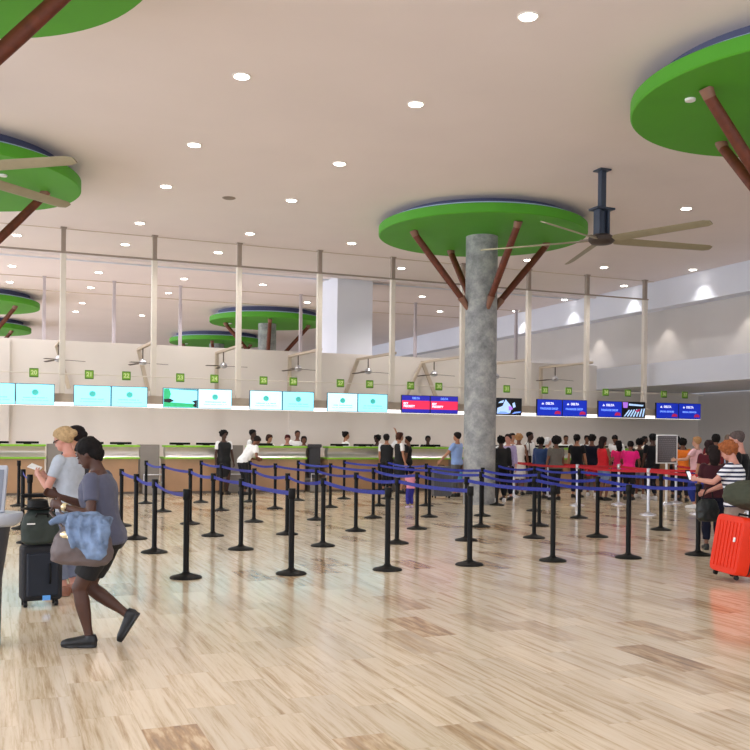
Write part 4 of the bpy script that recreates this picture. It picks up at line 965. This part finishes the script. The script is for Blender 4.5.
# self service kiosk
kx, ky = px(-12, d=6.95)
t = empty('checkin_kiosk', (kx, ky, 0), -YAW, 'white topped self service kiosk with a tilted grey screen at the left edge', 'kiosk')
M_kw = mat('white_grey_laminate', (176, 182, 194), .35, var=.02); M_kd = mat('dark_grey_kiosk_panel', (58, 60, 66), .45, var=.05)
MB().rings([(Vector((0, 0, z)), Vector((1, 0, 0)), Vector((0, 1, 0)), a, b) for z, a, b in ((.90, .20, .16), (.93, .245, .2), (.985, .26, .215), (1.0, .255, .21))], 48).build('counter_top', M_kw, t, auto=50)
MB().rings([(Vector((0, 0, z)), Vector((1, 0, 0)), Vector((0, 1, 0)), a, b) for z, a, b in ((0, .10, .12), (.03, .10, .12), (.5, .11, .11), (.9, .17, .14))], 32).build('pedestal', M_kd, t, auto=50)
MB().box((-.04, .03, 1.17), (.32, .05, .38), Euler((R(-24), 0, R(12)))).build('screen_housing', M_kw, t, bevel=.012)
MB().box((-.035, -.002, 1.17), (.28, .006, .32), Euler((R(-24), 0, R(12)))).build('touch_screen', mat('grey_touch_screen', (120, 128, 142), .2, var=.04), t)
# things near the man in the blue shirt
sx_, sy_ = px(441.5, d=24.3)
t = empty('suitcase', (sx_, sy_, 0), -YAW+R(15), 'dark grey rounded suitcase beside the man in the light blue shirt', 'suitcase')
case_(t, .5, .34, .78, mat('dark_grey_polycarbonate', (88, 88, 94), .35, var=.05), M_blackr, Euler((0, 0, 0)), z0=.065)
LM = HOLD['man in light blue shirt and grey trousers facing left beside the concrete column']
hm_ = hand(LM, 0, .06)
LM2 = hand(LM, 1, .075)
t = empty('shopping_bag', tuple(LM2-Vector((0, 0, .385))), LM['rz']+PI/2, 'bright light blue bag held low beside grey trousers', 'bag')
MB().box((0, -.03, .13), (.24, .07, .26)).build('bag_body', mat('bright_sky_blue_plastic', (110, 190, 236), .4, var=.05), t, bevel=.02)
MB().tube([(-.05, -.03, .255), (-.02, -.01, .35), (.02, -.01, .35), (.05, -.03, .255)], .008, 8).build('bag_handle', M_white, t, smooth=True)
LT = HOLD['tall black haired man in white shirt with a red tie facing right']
t = empty('shoulder_bag', tuple(wpt(LT, (.35, .03, 0))), LT['rz'], 'dark shoulder bag hanging at waist height beside the white shirt man', 'bag')
MB().box((0, 0, .98), (.10, .30, .25)).build('bag_body', M_black, t, bevel=.03, seg=3)
MB().tube([(0, -.11, 1.09), (-.09, -.05, 1.43), (-.125, 0, 1.505), (-.09, .05, 1.43), (0, .11, 1.09)], .01, 8).build('strap', M_black, t, smooth=True)


# ------------------------------------------------------------------ light
def area(name, loc, rot, sx, sy, power, rgb):
    l = bpy.data.lights.new(name, 'AREA'); l.shape = 'RECTANGLE'; l.size = sx; l.size_y = sy; l.energy = power; l.color = rgb
    o = bpy.data.objects.new(name, l); C.objects.link(o); o.location = loc; o.rotation_euler = rot; return o
area('daylight_left_windows', (XL+.3, 18, 3.4), (0, R(-90), 0), 6, 46, 3800, (.86, .92, 1.))
area('daylight_left_windows_far', (XL+.3, 55, 3.4), (0, R(-90), 0), 6, 34, 4600, (.82, .88, 1.))
area('daylight_entrance_windows', (5, YN+.3, 3.4), (R(90), 0, 0), 34, 6, 900, (.96, .97, 1.))
def spot(x, y, z, power, ang, rgb=(1, .95, .90), aim=None, blend=.6, rad=.09):
    l = bpy.data.lights.new('downlight_beam', 'SPOT'); l.energy = power; l.spot_size = R(ang); l.spot_blend = blend; l.color = rgb; l.shadow_soft_size = rad
    o = bpy.data.objects.new('downlight_beam', l); C.objects.link(o); o.location = (x, y, z)
    if aim is not None: o.rotation_euler = (Vector(aim)-Vector((x, y, z))).to_track_quat('-Z', 'Y').to_euler()
for x, y in DL:
    spot(x, y, CEIL-.04, 60 if y < 12 else (135 if y < 19 else 185 if y < 30 else 290), 120, (1, .95, .9) if y < 30 else (.95, .94, 1.))
for x in (-2.4, -5.2, 8.95, 11.8, 17.3):
    for y in (10.05, 13.4, 16.92, 6.6):
        if (x > 10 and y < 8): continue
        spot(x, y, CEIL-.04, (115 if x < 8 else 90) if y > 12 else 55, 120)
for x in (.46, 3.29, 6.1): spot(x, 6.6, CEIL-.04, 75, 120); spot(x, 3.2, CEIL-.04, 60, 120)
for y in (19.5, 22.9, 26.3, 29.9, 33.5, 37.5): spot(XR-.42, y, CEIL-.03, 75, 88, (1, .98, .96), (XR-.32, y, 5.2), .5, .03)
for y in (21.5, 25.2, 29.): spot(XR+.1, y, 5.94, 60, 74, (1, .94, .87), (XR+.12, y, 4.4), .45, .05)
for x in (.46, 6.1, 11.8, 16): spot(x, 27.2, 3.0+CEIL-3.04, 120, 90)
w = bpy.data.worlds.new('World'); bpy.context.scene.world = w; w.use_nodes = True
bg = w.node_tree.nodes['Background']; bg.inputs['Color'].default_value = (.80, .88, 1., 1); bg.inputs['Strength'].default_value = 1.0

# ------------------------------------------------------------------ camera
cd = bpy.data.cameras.new('camera'); cam = bpy.data.objects.new('camera', cd); C.objects.link(cam)
cd.sensor_fit = 'HORIZONTAL'; cd.sensor_width = 36; cd.lens = 36*930/750; cd.shift_y = 61.5/750; cd.clip_end = 300
cam.location = (0, 0, 1.6)
fwd = Vector((FW.x, FW.y, 0)); rt = Vector((RT.x, RT.y, 0)); up = Vector((0, 0, 1)); ro = .0115
# image rolled clockwise by ro
r2 = rt*math.cos(ro)+up*math.sin(ro); u2 = up*math.cos(ro)-rt*math.sin(ro)
cam.rotation_euler = Matrix((r2, u2, -fwd)).transposed().to_euler()
bpy.context.scene.camera = cam
vs_ = bpy.context.scene.view_settings
bpy.context.scene.display_settings.display_device = 'sRGB'
vs_.view_transform = 'Standard'; vs_.look = 'None'; vs_.exposure = -.02; vs_.gamma = 1.; vs_.use_curve_mapping = False
